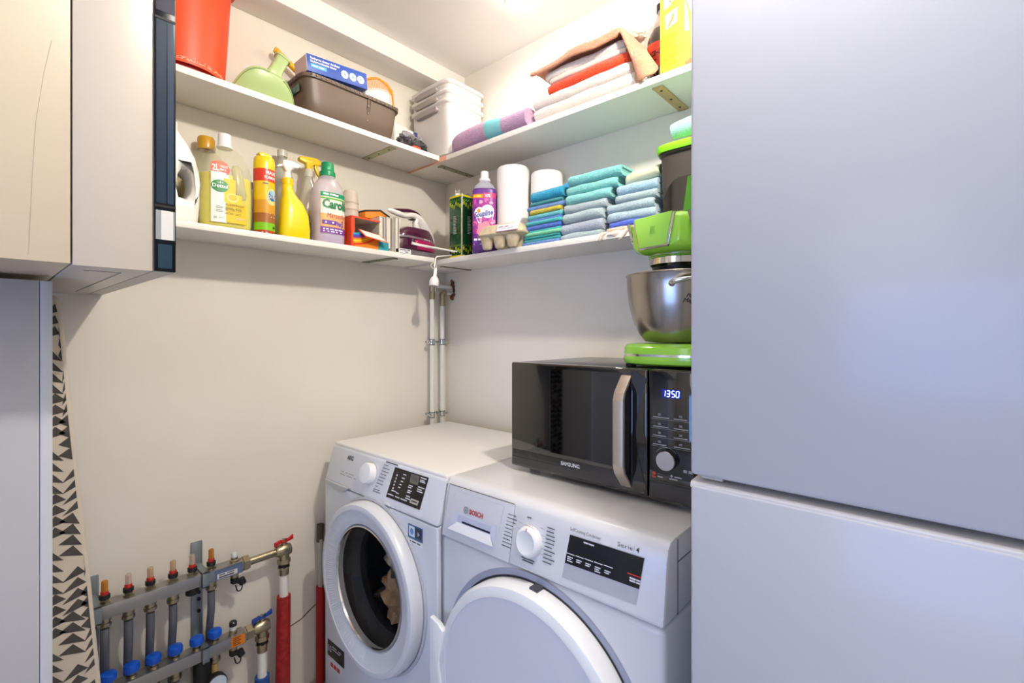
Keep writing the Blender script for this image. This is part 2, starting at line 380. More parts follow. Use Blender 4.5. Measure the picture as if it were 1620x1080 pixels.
bs.inputs['Base Color'].default_value = (.01, .01, .012, 1); bs.inputs['Roughness'].default_value = .03; bs.inputs['Coat Weight'].default_value = .3
tr = nt.nodes.new('ShaderNodeBsdfTransparent'); tr.inputs[0].default_value = (.9, .9, .9, 1); mx = nt.nodes.new('ShaderNodeMixShader'); mx.inputs[0].default_value = .86
nt.links.new(bs.outputs[0], mx.inputs[1]); nt.links.new(tr.outputs[0], mx.inputs[2]); nt.links.new(mx.outputs[0], nt.nodes['Material Output'].inputs[0])
b = MB(); b.lathe([(.168, .024), (.150, .028), (.10, .033), (.05, .035), (.0005, .0355)], gl, T=Td, seg=56, cap=False); b.obj('door_glass', door)
b = MB(); b.lathe([(.20, -.002), (.19, -.03), (.172, -.045), (.165, -.05), (.172, -.075)], P('#2a2b2d', .6), T=Td, seg=48, cap=False); b.obj('rubber_seal', wm)
b = MB(); b.lathe([(.172, -.075), (.235, -.09), (.24, -.34), (.0005, -.36)], P('#5d5e61', .3, .9), T=Td, seg=48, cap=False)
for a in (100, 220, 340):
    ca, sa = math.cos(math.radians(a)), math.sin(math.radians(a)); b.ell((.215*ca, .215*sa, -.2), (.02, .02, .1), P('#8a8b8e', .4, .6), T=Td)
b.obj('drum', wm)
for sx in (-1, 1):
    for y in (.06, .48): MB().lathe([(.02, 0), (.02, .012), (.012, .022)], RUB, (sx*.25, y, 0)).obj('foot', wm)
def crumple(mb, c, r, m, seed, amp=.3, T=None):
    bm = bmesh.new(); bmesh.ops.create_icosphere(bm, subdivisions=4, radius=1)
    for v in bm.verts:
        n = noise.turbulence(v.co*1.6+Vector((seed, seed*2.1, 0)), 4, True)
        v.co = v.co*(1-amp+amp*1.6*n); v.co = Vector((c[0]+v.co.x*r[0], c[1]+v.co.y*r[1], c[2]+v.co.z*r[2]))
    return mb.frombm(bm, m, T)
b = crumple(MB(), (0, 0, .09), (.125, .075, .11), P('#b8946c', .9, var='#94714e', vscale=20), 3, .4)
solo(b, 'laundry', 'crumpled brown laundry behind the washing machine door glass', 'laundry', (.872, 1.175, .345), -90)
b = crumple(MB(), (0, 0, .05), (.10, .07, .10), P('#4a443a', .9, var='#c8b898', vscale=28), 5, .5)
solo(b, 'laundry', 'black and beige patterned laundry lying above the brown laundry in the drum', 'laundry', (.880, 1.170, .500), -90)

# ---------------------------------------------------------------- tumble dryer
td = thing('tumble_dryer', 'white tumble dryer with a round white door, carrying the microwave', 'tumble dryer', (.795, .6545, 0), -90)
b = MB().box((-.2975, 0, .02), (.2975, .56, .70), WHITEP, .012, 3)
body = b.obj('body', td)
b = MB(); b.prism([(-.003, .7025), (-.002, .715), (.012, .812), (.018, .833), (.030, .844), (.048, .847), (.57, .847), (.57, .7025)], -.2975, .2975, P('#dcdde1', .26, coat=.2), ax='x', bev=.006, seg=2); cp = b.obj('control_panel', td)
b = MB(); b.box((.297, .055, .705), (.2985, .0562, .842), G3); b.box((.297, .055, .80), (.2985, .5, .8012), G3); b.obj('panel_seam', cp)
b = MB(); Ts = frame((.2976, .25, .56), (0, 1, 0), (0, 0, 1)); b.ringd(Ts, 0, 0, .085, .095, P('#c5c7ca', .4), .001, 40); b.disc(Ts, 0, 0, .085, .085, P('#d6d8db', .4), .0006, 40); b.obj('side_cover', body)
TQ = frame((0, -.002, .715), (1, 0, 0), (0, .014, .097))
def qv(z): return z-.715
LG = P('#c4c6cc', .5)
b = MB()
b.plate([[(-.293, -.010), (-.064, -.010), (-.060, qv(.831)), (-.280, qv(.831))]], -.0012, 0, WHITEP, T=TQ @ FRONT(0).inverted(), bev=.0003)
dr = b.obj('drawer', td)
b = MB()
def line(T, a, c_, w_, m, off): 
    d = Vector((c_[0]-a[0], c_[1]-a[1])); n = Vector((-d.y, d.x)).normalized()*w_/2
    b.poly(T, [(a[0]+n.x, a[1]+n.y), (a[0]-n.x, a[1]-n.y), (c_[0]-n.x, c_[1]-n.y), (c_[0]+n.x, c_[1]+n.y)], m, off)
line(TQ, (-.283, qv(.8325)), (-.060, qv(.8325)), .0016, G3, .0016); line(TQ, (-.0615, -.011), (-.0585, qv(.832)), .0008, P('#8b8e96', .5), .0016); line(TQ, (-.2945, -.010), (-.281, qv(.832)), .0008, P('#8b8e96', .5), .0016)
for a, c_ in (((-.255, qv(.822)), (-.09, qv(.822))), ((-.255, qv(.822)), (-.262, qv(.80))), ((-.09, qv(.822)), (-.10, qv(.76)))): line(TQ, a, c_, .0007, LG, .003)
b.obj('seam', dr)
b = MB()       # grip recess drawn flat, its shade put into the colours
u0, u1, v0, v1 = -.266, -.112, qv(.727), qv(.7735)
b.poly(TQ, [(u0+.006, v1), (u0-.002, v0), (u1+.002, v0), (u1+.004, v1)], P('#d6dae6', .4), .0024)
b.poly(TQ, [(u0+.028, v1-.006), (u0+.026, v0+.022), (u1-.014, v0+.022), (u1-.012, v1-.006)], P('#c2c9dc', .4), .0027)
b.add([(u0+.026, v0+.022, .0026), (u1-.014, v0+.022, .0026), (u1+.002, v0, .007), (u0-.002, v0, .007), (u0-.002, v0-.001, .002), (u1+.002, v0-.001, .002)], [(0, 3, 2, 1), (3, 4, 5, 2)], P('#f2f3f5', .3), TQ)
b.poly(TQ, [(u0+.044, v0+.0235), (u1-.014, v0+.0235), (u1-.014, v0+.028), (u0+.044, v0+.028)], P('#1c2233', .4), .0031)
b.obj('grip', dr)
b = MB(); b.text(TQ, 'BOSCH', -.200, qv(.7775), .0115, P('#c22a2e', .4), w=.046, bold=.025, off=.003)
b.ringd(TQ, -.2125, qv(.7835), .0066, .0080, P('#5d6a78', .4), .003); b.ringd(TQ, -.2125, qv(.7835), .0038, .0046, P('#5d6a78', .4), .003); b.rect(TQ, -.2155, qv(.7825), -.2095, qv(.7845), P('#5d6a78', .4), .003)
b.obj('emblem', dr, label='red maker lettering with grey round emblem')
b = MB(); L3 = P('#55585f', .5)
for k in range(10):
    z = .806-k*.0078; b.bars(TQ, -.078-k*.0012, qv(z), (random.uniform(.02, .034),), .0026, TXTG, off=.0012)
    b.bars(TQ, .034-k*.0005, qv(z), (random.uniform(.018, .030),), .0026, TXTG, off=.0012)
for z0, u in ((.800, -.047), (.786, -.047), (.772, -.048), (.758, -.048), (.746, -.045)): line(TQ, (u, qv(z0)), (u+.014, qv(z0-.003)), .0005, L3, .0012)
for z0, u in ((.802, .016), (.788, .020), (.776, .022), (.762, .024), (.750, .022)): line(TQ, (u, qv(z0)), (u+.012, qv(z0-.002)), .0005, L3, .0012)
b.bars(TQ, -.022, qv(.813), (.012,), .003, TXTG); b.bars(TQ, -.028, qv(.7275), (.036,), .0028, L3); b.bars(TQ, -.025, qv(.7225), (.03,), .0028, L3)
b.text(TQ, 'SelfCleaning Condenser', .092, qv(.8165), .0068, TXTG, w=.072)
b.text(TQ, 'Serie', .200, qv(.8165), .0085, TXTG, w=.031, spacing=1.1); b.rect(TQ, .2335, qv(.815), .2340, qv(.826), TXTG, .001); b.text(TQ, '4', .238, qv(.8165), .0085, P('#2c2d30', .5), bold=.02)
b.obj('print', cp)
b = MB(); b.poly(TQ, [(.081, qv(.7225)), (.245, qv(.7265)), (.256, qv(.8115)), (.092, qv(.809))], P('#b6b9c2', .35), .0008)
b.poly(TQ, [(.0855, qv(.751)), (.2485, qv(.755)), (.255, qv(.8105)), (.0925, qv(.808))], P('#0b0b0d', .12), .0012)
for k in range(5):
    u = .0885+k*.0215; b.rect(TQ, u, qv(.7705+k*.0007), u+.019, qv(.7722+k*.0007), W_, .0016)
    for j in range(3 if k in (0, 3) else 2): b.bars(TQ, u+.002, qv(.764-j*.0038), (.013-(j % 2)*.003,), .0022, W_, off=.0016)
b.rect(TQ, .224, qv(.7745), .2515, qv(.7765), P('#e0352c', .4), .0016)
for j in range(2): b.bars(TQ, .229, qv(.7675-j*.0045), (.012, .009 if j else .008), .0030, W_, gap=.1, off=.0016)
b.bars(TQ, .126, qv(.801), (.011, .012), .003, W_, gap=.1, off=.0016)
b.obj('display', cp)
Tk = TQ @ Matrix.Translation((-.008, qv(.766), 0))
b = MB(); b.lathe([(.033, 0), (.0325, .010), (.029, .0165), (.0245, .0185), (.0225, .0175), (.0005, .0165)], P('#eef0f2', .25), T=Tk, seg=40)
b.rect(Tk, -.0012, .0235, .0012, .0305, P('#b8302a', .4), .0185); b.ringd(Tk, 0, 0, .033, .0338, P('#c8432f', .4), .009, 12, math.radians(60), math.radians(110)); b.obj('dial', cp)
Td = frame((.0045, 0, .42), (1, 0, 0), (0, 0, 1))
b = MB(); b.lathe([(.262, .002), (.262, .030), (.256, .042), (.243, .047), (.236, .0475)], P('#eef0f2', .22, coat=.3), T=Td, seg=96, cap=False)
b.lathe([(.2365, .0475), (.2355, .0462), (.0005, .0455)], P('#dfe2ea', .25, coat=.2), T=Td, seg=96, cap=False); door = b.obj('door', td)
b = MB(); b.prism([(-.285, .14), (-.285, .519), (-.252, .512), (-.236, .50), (-.252, .42), (-.236, .33), (-.20, .14)], -.050, -.036, P('#eef0f2', .22, coat=.3), bev=.003); b.obj('handle', door)
b = MB(); b.ringd(Td, 0, 0, .262, .281, P('#9da3b4', .5), .0012, 64, math.radians(20), math.radians(160)); b.ringd(Td, 0, 0, .262, .267, P('#22242a', .6), .0018, 64, math.radians(15), math.radians(165)); b.obj('door_recess_shade', body)  # shade in the gap above the door, painted as grey and dark arcs
b = MB(); b.box((.013, -.024, .668), (.034, -.002, .686), P('#43454b', .4)); b.obj('door_latch', td)
for sx in (-1, 1):
    for y in (.06, .5): MB().lathe([(.02, 0), (.02, .012), (.012, .022)], RUB, (sx*.25, y, 0)).obj('foot', td)

# ---------------------------------------------------------------- microwave
mw = thing('microwave_oven', 'black microwave oven with a silver bow handle on the tumble dryer', 'microwave', (.981, .62, .8472), -90)
MBK = P('#151416', .3, coat=.3)
b = MB().box((-.249, .012, .012), (.249, .375, .291), MBK, .006).obj('body', mw)
b = MB().box((-.2505, -.012, .0125), (.1470, .012, .2915), GLOSSB, .005, 3); door = b.obj('door', mw)
b = MB(); Tm = FRONT(-.012)
b.rect(Tm, -.243, .020, .138, .058, P('#2c2a29', .25, coat=.5), .0006); b.rect(Tm, -.243, .0385, .138, .0395, BLACK, .0009)
b.rect(Tm, -.115, .068, .085, .280, P('#020203', .03, coat=1), .0004)
b.obj('door_window', door)
b = MB(); b.text(Tm, 'SAMSUNG', -.083, .0435, .0088, P('#e8e8ea', .3, .3), w=.055, bold=.03); b.obj('lettering', door)
b = MB(); pts = []
for i in range(15):
    k = i/14; z = .026+k*.250; y = -.012-.038*min(1, math.sin(PI*k)*1.9); pts.append((y, z))
out = pts+[(y+.009 if 0 < i < 14 else y+.003, z) for i, (y, z) in list(enumerate(pts))[::-1]]
b.prism(out, .083, .108, P('#c6b9a8', .35, .55), ax='x', bev=.001); b.prism([(y+.0085 if 0 < i < 14 else y+.004, z) for i, (y, z) in enumerate(pts)]+[(-.0115, pts[-1][1]), (-.0115, pts[0][1])], .106, .1085, GLOSSB, ax='x'); b.obj('handle', door, label='silver bow handle')
b = MB(); b.prism([(.112, .015)]+[(.146-.026*math.sin(PI*i/12), .03+.24*i/12) for i in range(13)]+[(.112, .29)], -.0135, -.012, P('#020202', .08, coat=1)); b.obj('handle_pocket', door)
b = MB().box((.149, -.012, .0125), (.249, .012, .2915), GLOSSB, .004, 3); cp = b.obj('control_panel', mw)
b = MB(); BL = P('#2338ff', .3, emit=5)
def seg7(T, ch, u, v, w_, h, m):
    sg = {'1': 'bc', '3': 'abgcd', '5': 'afgcd', '0': 'abcdef'}[ch]; t_ = h*.10; sh = lambda y: (y/h)*w_*.18
    P_ = {'a': ((0, h), (w_, h)), 'b': ((w_, h/2), (w_, h)), 'c': ((w_, 0), (w_, h/2)), 'd': ((0, 0), (w_, 0)), 'e': ((0, 0), (0, h/2)), 'f': ((0, h/2), (0, h)), 'g': ((0, h/2), (w_, h/2))}
    for k in sg:
        (a, c_), (d, e) = P_[k]; dd = Vector((d-a, e-c_)).normalized(); n = Vector((-dd.y, dd.x))*t_/2; a_, e_ = Vector((a, c_))+dd*t_*.6, Vector((d, e))-dd*t_*.6
        b.poly(T, [(u+q.x+sh(q.y), v+q.y) for q in (a_+n, a_-n, e_-n, e_+n)], m, .002)
for k, ch in enumerate('1350'): seg7(Tm, ch, .181+k*.0095+(.0012 if k > 1 else 0), .2365, .0062, .0125, P('#8fa8ff', .3, emit=9))
b.rect(Tm, .179, .2335, .221, .2515, P('#0a0f6a', .3, emit=.9), .0006)
b.obj('clock_display', cp, label='lit blue clock digits')
b = MB(); SV = P('#9a9896', .4)
for j, z in enumerate((.187, .167, .148, .129)):
    b.rect(Tm, .156, z, .246, z+.0006, SV, .0008)
    for u in (.160, .206): b.bars(Tm, u, z+.003, (random.uniform(.028, .036),), .0022, SV); b.rect(Tm, u+.011, z+.0075, u+.018, z+.0125, P('#787674', .4), .0008)
b.bars(Tm, .158, .0615, (.009,), .004, P('#b83a34', .4)); b.disc(Tm, .1625, .070, .004, .004, P('#b83a34', .4), .0008, 12); b.bars(Tm, .170, .0635, (.012,), .003, SV); b.bars(Tm, .196, .0635, (.018,), .003, SV); b.disc(Tm, .201, .071, .0035, .0035, SV, .0008, 4); b.bars(Tm, .207, .069, (.016,), .003, SV)
b.rect(Tm, .152, .056, .246, .0566, P('#2f2e2d', .3), .0008); b.rect(Tm, .152, .020, .246, .052, P('#262423', .25, coat=.4), .0006); b.rect(Tm, .226, .083, .234, .089, SV, .0008); b.rect(Tm, .237, .083, .245, .089, SV, .0008)
b.ringd(Tm, .190, .103, .0255, .0262, SV, .0008, 20, math.radians(35), math.radians(150)); b.obj('print', cp)
b = MB(); Tk = Tm @ Matrix.Translation((.194, .104, 0)); b.lathe([(.0215, 0), (.0215, .012), (.0205, .0165)], P('#232325', .3), T=Tk, cap=False, seg=32); b.lathe([(.0205, .0165), (.0195, .018), (.0005, .018)], P('#c9c4bf', .25, .9), T=Tk, seg=32); b.obj('dial', cp)
for x in (-.21, .21):
    for y in (.04, .33): MB().lathe([(.014, 0), (.014, .013)], P('#b9b2a6', .5), (x, y, 0)).obj('foot', mw)

# ---------------------------------------------------------------- stand mixer on the microwave
GRN = P('#a2e446', .2, coat=.5); GRD = P('#86cc1e', .2, coat=.5)
mx_ = thing('stand_mixer', 'lime green stand mixer with steel bowl standing on the microwave', 'mixer', (1.085, .452, 1.1392), -90)
b = MB(); b.loft([(.006, .098, .096, 3.4), (.010, .108, .106, 3.4), (.018, .112, .110, 3.4), (.026, .111, .109, 3.4), (.0265, .109, .107, 3.4), (.031, .109, .107, 3.4), (.0315, .111, .109, 3.4), (.046, .110, .108, 3.4), (.053, .104, .100, 3.4), (.055, .085, .082, 3.4)], GRN, 44)
base = b.obj('base', mx_); b = MB(); b.loft([(.0262, .1102, .1082, 3.4), (.0313, .1102, .1082, 3.4)], CHROME, 44, cap=False); b.obj('trim_strip', base)
for x in (-.09, .09): MB().lathe([(.012, 0), (.012, .007)], RUB, (x, -.06, 0)).obj('foot', base)
b = MB(); BS = P('#a9a29a', .24, 1, bump=.06, bscale=30, aniso=(1, 1, .02))
b.lathe([(.052, .056), (.075, .058), (.088, .074), (.102, .101), (.112, .142), (.1165, .178), (.118, .207), (.1205, .2100), (.1195, .2120), (.116, .2105), (.110, .142), (.086, .078), (.0005, .062)], BS, seg=64, cap=False); bowl = b.obj('bowl', mx_)
b = MB(); b.tube([(-.052, -.105, .196), (-.05, -.118, .2), (-.02, -.132, .205), (.03, -.134, .205), (.06, -.124, .2), (.068, -.100, .196)], [.007, .006, .0045, .0045, .006, .007], CHROME, 10, smooth=5, T=Matrix.Translation((0, 0, -.014)) @ Matrix.Rotation(math.radians(42), 4, 'Z')); b.obj('bowl_handle', bowl)
b = MB(); mp0 = super_front(lambda z: .1125, lambda z: .1125+.0*z); mp = lambda v: Matrix.Rotation(math.radians(40), 4, 'Z') @ mp0(v); b.text(mp, 'Pâtisserie', -.020, .152, .009, BLACK, shear=.4, off=.002); b.text(mp, 'Magique', -.026, .142, .009, BLACK, shear=.4, off=.002); b.obj('print', bowl)
# head: axis pointing left-forward
Th_ = Matrix.Translation((.022, .002, .0587)) @ Matrix.Rotation(math.radians(-14), 4, 'Z') @ Matrix.Diagonal((1, 1, .72, 1))
b = MB()
b.lathe([(.060, .229), (.066, .234), (.066, .248), (.064, .250)], CHROME, T=None, seg=40); b.lathe([(.058, .2205), (.060, .229)], P('#15140f', .3), seg=40); b.obj('planetary_hub', mx_)
b = MB(); b.lathe([(.066, .249), (.068, .254), (.072, .268), (.080, .280)], GRD, seg=40, cap=False)
def headT(v): return Th_ @ v
rings = []
for y, wd, z0, z1 in ((-.118, .058, .280, .372), (-.114, .064, .276, .376), (-.10, .072, .268, .384), (-.05, .078, .267, .389), (.05, .080, .270, .391), (.16, .074, .275, .386), (.19, .05, .295, .37)):
    rings.append((y, wd, (z1-z0)/2, 4.5, 0, (z0+z1)/2))
b.loft([(r[0], r[1], r[2], r[3], r[4], r[5]) for r in rings], GRN, 44, T=lambda v: Th_ @ Vector((v.x, v.z, v.y))); head = b.obj('head', mx_)
b = MB(); Tf = Th_ @ FRONT(-.119)
outo = [(-.055, .374), (-.040, .284), (-.036, .279), (.036, .279), (.040, .284), (.055, .374)]; outi = [(-.0500, .3765), (-.036, .288), (-.033, .2845), (.033, .2845), (.036, .288), (.0500, .3765)]
b.plate([outo], -.0, -.006, CHROME, T=Th_ @ Matrix.Translation((0, -.118, 0)), bev=.0012); b.obj('front_frame', head, label='chrome frame of the front cover')
b = MB(); b.plate([outi], 0, -.004, P('#a5e35a', .2, coat=.5), T=Th_ @ Matrix.Translation((0, -.1225, 0)), bev=.001)
Tg = Th_ @ FRONT(-.1272)
for k in range(7): b.tube([Tg @ Vector((-.007+.0005*k, .321+k*.0035, 0)), Tg @ Vector((-.001, .3235+k*.0035, .0003)), Tg @ Vector((.008, .322+k*.0035, 0))], .0005, P('#8fd043', .3), 5)
b.obj('front_cover', head)
b = MB(); Ks = Th_ @ frame((-.073, -.07, .334), (0, 1, 0), (0, 0, 1)); b.lathe([(.020, -.002), (.020, .010), (.017, .013)], CHROME, T=Ks); b.obj('lock_knob', head)
b = MB()
for sx in (-1, 1):
    b.box((sx*.0795, -.098, .318), (sx*.083, .17, .370), P('#b4aca0', .2, .95), .0015, T=Th_); b.prism([(-.112, .372), (-.104, .372), (-.090, .316), (.17, .316), (.17, .311), (-.094, .311)], sx*.0775, sx*.0845, CHROME, ax='x', T=Th_)
b.obj('side_trim', head, label='chrome band along the side')
b = MB(); b.loft([(.05, .05, .045, 3, .0, .11), (.15, .042, .04, 3, .02, .13), (.29, .05, .05, 3, .05, .11)], GRD, 28, T=None); b.obj('column', mx_)

# ---------------------------------------------------------------- refrigerator
fr = thing('refrigerator', 'tall white fridge freezer filling the right foreground', 'fridge', (.745, .2925, 0), -91.0)
FW = P('#c2c5cc', .33, coat=.15, bump=.03, bscale=500)
FE = P('#e6e3e0', .3)
MB().box((0.004, .055, .02), (.596, .62, 1.84), WHITEM, .006).obj('body', fr)
def fdoor(z0, z1, nm):
    b = MB(); b.box((0, 0, z0), (.60, .05, z1), FW, .006, 3); b.box((.0, .0505, z0+.002), (.6, .0535, z1-.002), P('#77797d', .6)); return b.obj(nm, fr)
d1 = fdoor(.9965, 1.84, 'door'); d2 = fdoor(.05, .9865-.004, 'door')
b = MB(); b.prism([(.001, .976), (.001, .9835), (.004, .986), (.05, .9905), (.05, .976)], .0, .6, FE, ax='x', bev=.0008); b.obj('grip_rail', d2)
b = MB(); b.box((.012, .012, .9905), (.045, .05, .9965), P('#c9c6bf', .4), .001); b.obj('hinge', fr)
for x in (.05, .55):
    MB().lathe([(.02, 0), (.02, .021)], RUB, (x, .12, 0)).obj('foot', fr)

# ---------------------------------------------------------------- wall cabinets, left foreground
CABW = P('#cabda9', .38, coat=.1); CABP = P('#c6bcb0', .36, coat=.15)
t = thing('wall_cabinet', 'cream white wall cabinet side panel at the left edge, faint scratch on it', 'cabinet', (-.25, .95, 1.317))
MB().box((-.35, 0, .0018), (.3418, .688, .985), CABW, .001).obj('body', t)
b = MB(); T = FRONT(0, .25); b.tube([(.322, -.0003, .32), (.314, -.0003, .27), (.306, -.0003, .2), (.303, -.0003, .14), (.300, -.0003, .06), (.2985, -.0003, .01)], .00022, P('#b5aa98', .8), 6); b.obj('scratch', t)
t = thing('wall_cabinet', 'white wall cabinet with smoked glass door edge beside the red bucket', 'cabinet', (.1425, .95, 1.317))
MB().box((-.0485, 0, 0), (.0478, .688, .985), CABP, .001).obj('body', t)
b = MB(); G1 = P('#8f867a', .7)
b.box((-.030, .06, -.0008), (.016, .0612, 0), G1); b.box((.016, .06, -.0008), (.0172, .60, 0), G1); b.obj('service_hatch', t)
SG = P('#10182a', .05, coat=1); 
b = MB(); b.box((.0486, .001, .0), (.0775, .686, .985), P('#b9b1a6', .4)); b.obj('door', t)
b = MB(); b.box((.0492, -.0035, .0008), (.0782, .0005, .985), P('#0a0e18', .3, spec=.2), .0008)
Tg = FRONT(-.0036, 0)
b.rect(Tg, .054, .006, .073, .045, P('#1c3347', .3, spec=.2), .0004); b.rect(Tg, .0508, .0525, .0768, .100, P('#8f9296', .3), .0004); b.rect(Tg, .058, .0525, .0745, .100, P('#d6d5d2', .3), .0007)
b.rect(Tg, .0515, .112, .0650, .41, P('#17283c', .3, spec=.2), .0004); b.rect(Tg, .0665, .112, .0750, .41, P('#22344a', .3, spec=.2), .0004); b.rect(Tg, .051, .425, .077, .49, P('#201f33', .3, spec=.2), .0004)
for z in (.105, .411, .495): b.rect(Tg, .0495, z, .078, z+.004, P('#05070c', .1), .0009)
b.obj('glass_edge', t, label='dark smoked glass edge strip')
t = thing('tall_cabinet', 'grey white tall cabinet side below the wall cabinets, left edge', 'cabinet', (-.25, 1.174, 0))
CL = P('#b4b4ba', .5)
MB().box((-.35, .0, .0), (.3235, .16, 1.309), CL, .001).obj('body', t)
MB().box((.3242, -.001, 0), (.340, .16, 1.3085), P('#c4c5cb', .45), .001).obj('edge_strip', t)

# ---------------------------------------------------------------- ironing board
ib = thing('ironing_board', 'ironing board in a beige and grey zigzag cover standing on end by the left wall', 'ironing board', (0, 1.46, 0))
def edge(z):     # right edge of the board at height z
    P0 = [(0, .214), (.41, .1925), (.68, .1727), (.87, .1565), (1.085, .1396), (1.285, .1251), (1.31, .115), (1.33, .09), (1.335, .05)]
    for (a, c_), (d, e) in zip(P0, P0[1:]):
        if z <= d: return c_+(e-c_)*(z-a)/(d-a)
    return .05
zs = [.02, .2, .41, .55, .68, .8, .87, .98, 1.085, 1.18, 1.25, 1.285, 1.30]
outl = [(edge(z), z) for z in zs]+[(-.12, 1.30), (-.2, .9), (-.2, .02)]
b = MB(); b.prism(outl, -.012, .012, P('#d6cbbb', .9, spec=.1, bump=.4, bscale=700, bdist=.001), bev=.009, seg=3)
TG = P('#55504e', .95, spec=.1); T = FRONT(-.0122)
def tri(pts):
    ok = [(min(x, edge(z)-.008), z) for x, z in pts]
    b.poly(T, ok, TG, .0006)
z = .03; k = 0
rnd = random.Random(4)
while z < 1.27:
    for col in range(-5, 4):
        xr = .072+col*.037; 
        if xr > edge(z)+.03: continue
        ph = (k+col*2) % 9
        if ph == 4: continue
        if (ph < 4) == (col % 2 == 0): tri([(xr-.020, z-.003), (xr+.024, z+.009), (xr+.006, z+.026)])
        else: tri([(xr+.020, z-.002), (xr-.002, z+.026), (xr-.026, z+.010)])
    z += .0245; k += 1
b.obj('cover', ib)
MB().box((-.18, .014, .08), (.10, .022, 1.2), P('#b8b8b8', .4, .8), .002).obj('frame', ib)
b = MB(); b.tube([(.10, .03, .02), (.08, .04, .6), (-.08, .03, .9)], .009, P('#d8d8d8', .3, .6), 10); b.obj('leg', ib)
b = MB(); b.tube([(-.16, .03, .02), (-.14, .04, .6), (.02, .055, .9)], .009, P('#d8d8d8', .3, .6), 10); b.obj('leg', ib)

# ---------------------------------------------------------------- corner pipes
PW = P('#e6e4de', .35)
for nm, x, zt, zl in (('white riser pipe left of the pair in the corner', 1.2804, 1.372, 0), ('white riser pipe right of the pair in the corner', 1.3354, 1.345, 0)):
    t = thing('water_pipe', nm, 'pipe', (x, 1.598, 0), group=None)
    MB().lathe([(.0095, .0), (.0095, zt)], PW, seg=16).obj('tube', t)
    b = MB(); b.lathe([(.0125, zt-.012), (.0125, zt+.012), (.011, zt+.016), (.011, zt+.034)], NICKEL, seg=18)
    b.tube([(0, 0, zt+.02), (0, 0, zt+.036), (.008, 0, zt+.045), (.02, 0, zt+.045)], .0105, NICKEL, 12, smooth=3); b.obj('elbow_fitting', t)
    b = MB(); b.tube([(.02, 0, zt+.045), (WX-x-.002, .0, zt+.045)], .0085, PW, 12); b.obj('stub', t)
for j, (z, nm) in enumerate(((1.179, 'upper'), (.873, 'lower'))):
    for x, sd in ((1.2804, 'left'), (1.3354, 'right')):
        t = thing('pipe_clamp', '%s steel clamp with black rubber on the %s white pipe' % (nm, sd), 'pipe clamp', (x, 1.598, z), group='pipe clamps in the corner')
        b = MB(); b.lathe([(.0132, -.009), (.0132, .009)], CHROME, seg=20, cap=False)
        b.box((-.026 if sd == 'left' else .012, -.004, -.006), (-.012 if sd == 'left' else .026, .004, .006), CHROME, .001); b.tube([(-.021 if sd == 'left' else .021, -.014, 0), (-.021 if sd == 'left' else .021, .0, 0)], .0035, CHROME, 8); b.obj('band', t)
        MB().lathe([(.0122, -.0115), (.0122, .0115)], RUB, seg=20, cap=False).obj('rubber_lining', t); MB().tube([(0, .012, 0), (0, .041, 0)], .004, ZINC, 8).obj('stud', t)
b = MB()
for k in range(16):
    a = rnd.uniform(0, 2*PI); r = rnd.uniform(.012, .022)
    crumple(b, (0, math.cos(a)*r*.8, math.sin(a)*r*1.8), (.004, .007, .009), P('#6a4230', .95, var='#8f5a3c', vscale=90), k, .5)
solo(b, 'wall_hole', 'rough brown hole in the plaster around the pipe ends', 'hole', (WX-.004, 1.590, 1.405))

# ---------------------------------------------------------------- heating manifolds
SST = P('#a5a3a2', .32, .9, bump=.05, bscale=60, aniso=(.05, 1, 1)); HOSE = P('#5b5d66', .55)
X6 = (.2155, .263, .3093, .360, .4056, .4524)
t = thing('heating_manifold', 'upper steel heating manifold bar with six red flow meters', 'manifold', (.2, 1.572, .520))
MB().box((0, -.02, -.0165), (.330, .02, .0165), SST, .0015).obj('bar', t)
b = MB(); T = FRONT(-.0203); b.rect(T, .255, -.014, .329, .014, P('#5e6b8c', .4), .0005); b.rect(T, .262, -.012, .315, .002, P('#d9d9dc', .5), .0009); b.bars(T, .266, -.003, (.016, .02), .003, G3); b.bars(T, .266, -.010, (.04,), .004, G3); b.obj('sticker', t)
for i, x in enumerate(X6):
    f_ = MB(); f_.lathe([(.013, .016), (.013, .021), (.010, .022), (.010, .026)], NICKEL, (x-.2, 0, 0), 6); f_.lathe([(.0095, .026), (.0115, .028), (.0115, .037), (.009, .0385)], RUB, (x-.2, 0, 0), 18); fm = f_.obj('flow_meter', t)
    MB().lathe([(.0085, .0385), (.0085, .045), (.0072, .047)], P('#b31b16', .35), (x-.2, 0, 0), 16).obj('red_collar', fm)
    b = MB(); b.lathe([(.0068, .046), (.0068, .070), (.0055, .0725), (.0005, .073)], frosted(('#e8a64a', '#e9ddd0', '#e6cfae', '#e6cfae', '#e9d9cc', '#d99a4a')[i], .55, .1), (x-.2, 0, 0), 16); b.lathe([(.0015, .046), (.0015, .066)], BLACK, (x-.2, 0, 0), 8); b.lathe([(.0045, .060), (.0045, .0625)], P('#c0281c', .4), (x-.2, 0, 0), 10); b.obj('sight_glass', fm)
for i, x in enumerate(X6):
    if i == 4: continue
    MB().lathe([(.014, -.016), (.014, -.024), (.0125, -.025), (.0125, -.031), (.0145, -.032), (.0145, -.040), (.011, -.044)], NICKEL, (x-.2, 0, 0), 18).obj('hose_coupling', t)
MB().lathe([(.012, -.016), (.015, -.019), (.0165, -.024), (.0165, -.036), (.014, -.038)], RUB, (.2056, 0, 0), 20).obj('plug_cap', t)
b = MB(); b.lathe([(.0125, .016), (.0125, .021), (.009, .023), (.009, .029)], NICKEL, (.3135, 0, 0), 16); b.lathe([(.008, .029), (.0085, .038), (.0075, .041)], P('#d9d8d4', .4), (.3135, 0, 0), 16); b.obj('air_vent', t)
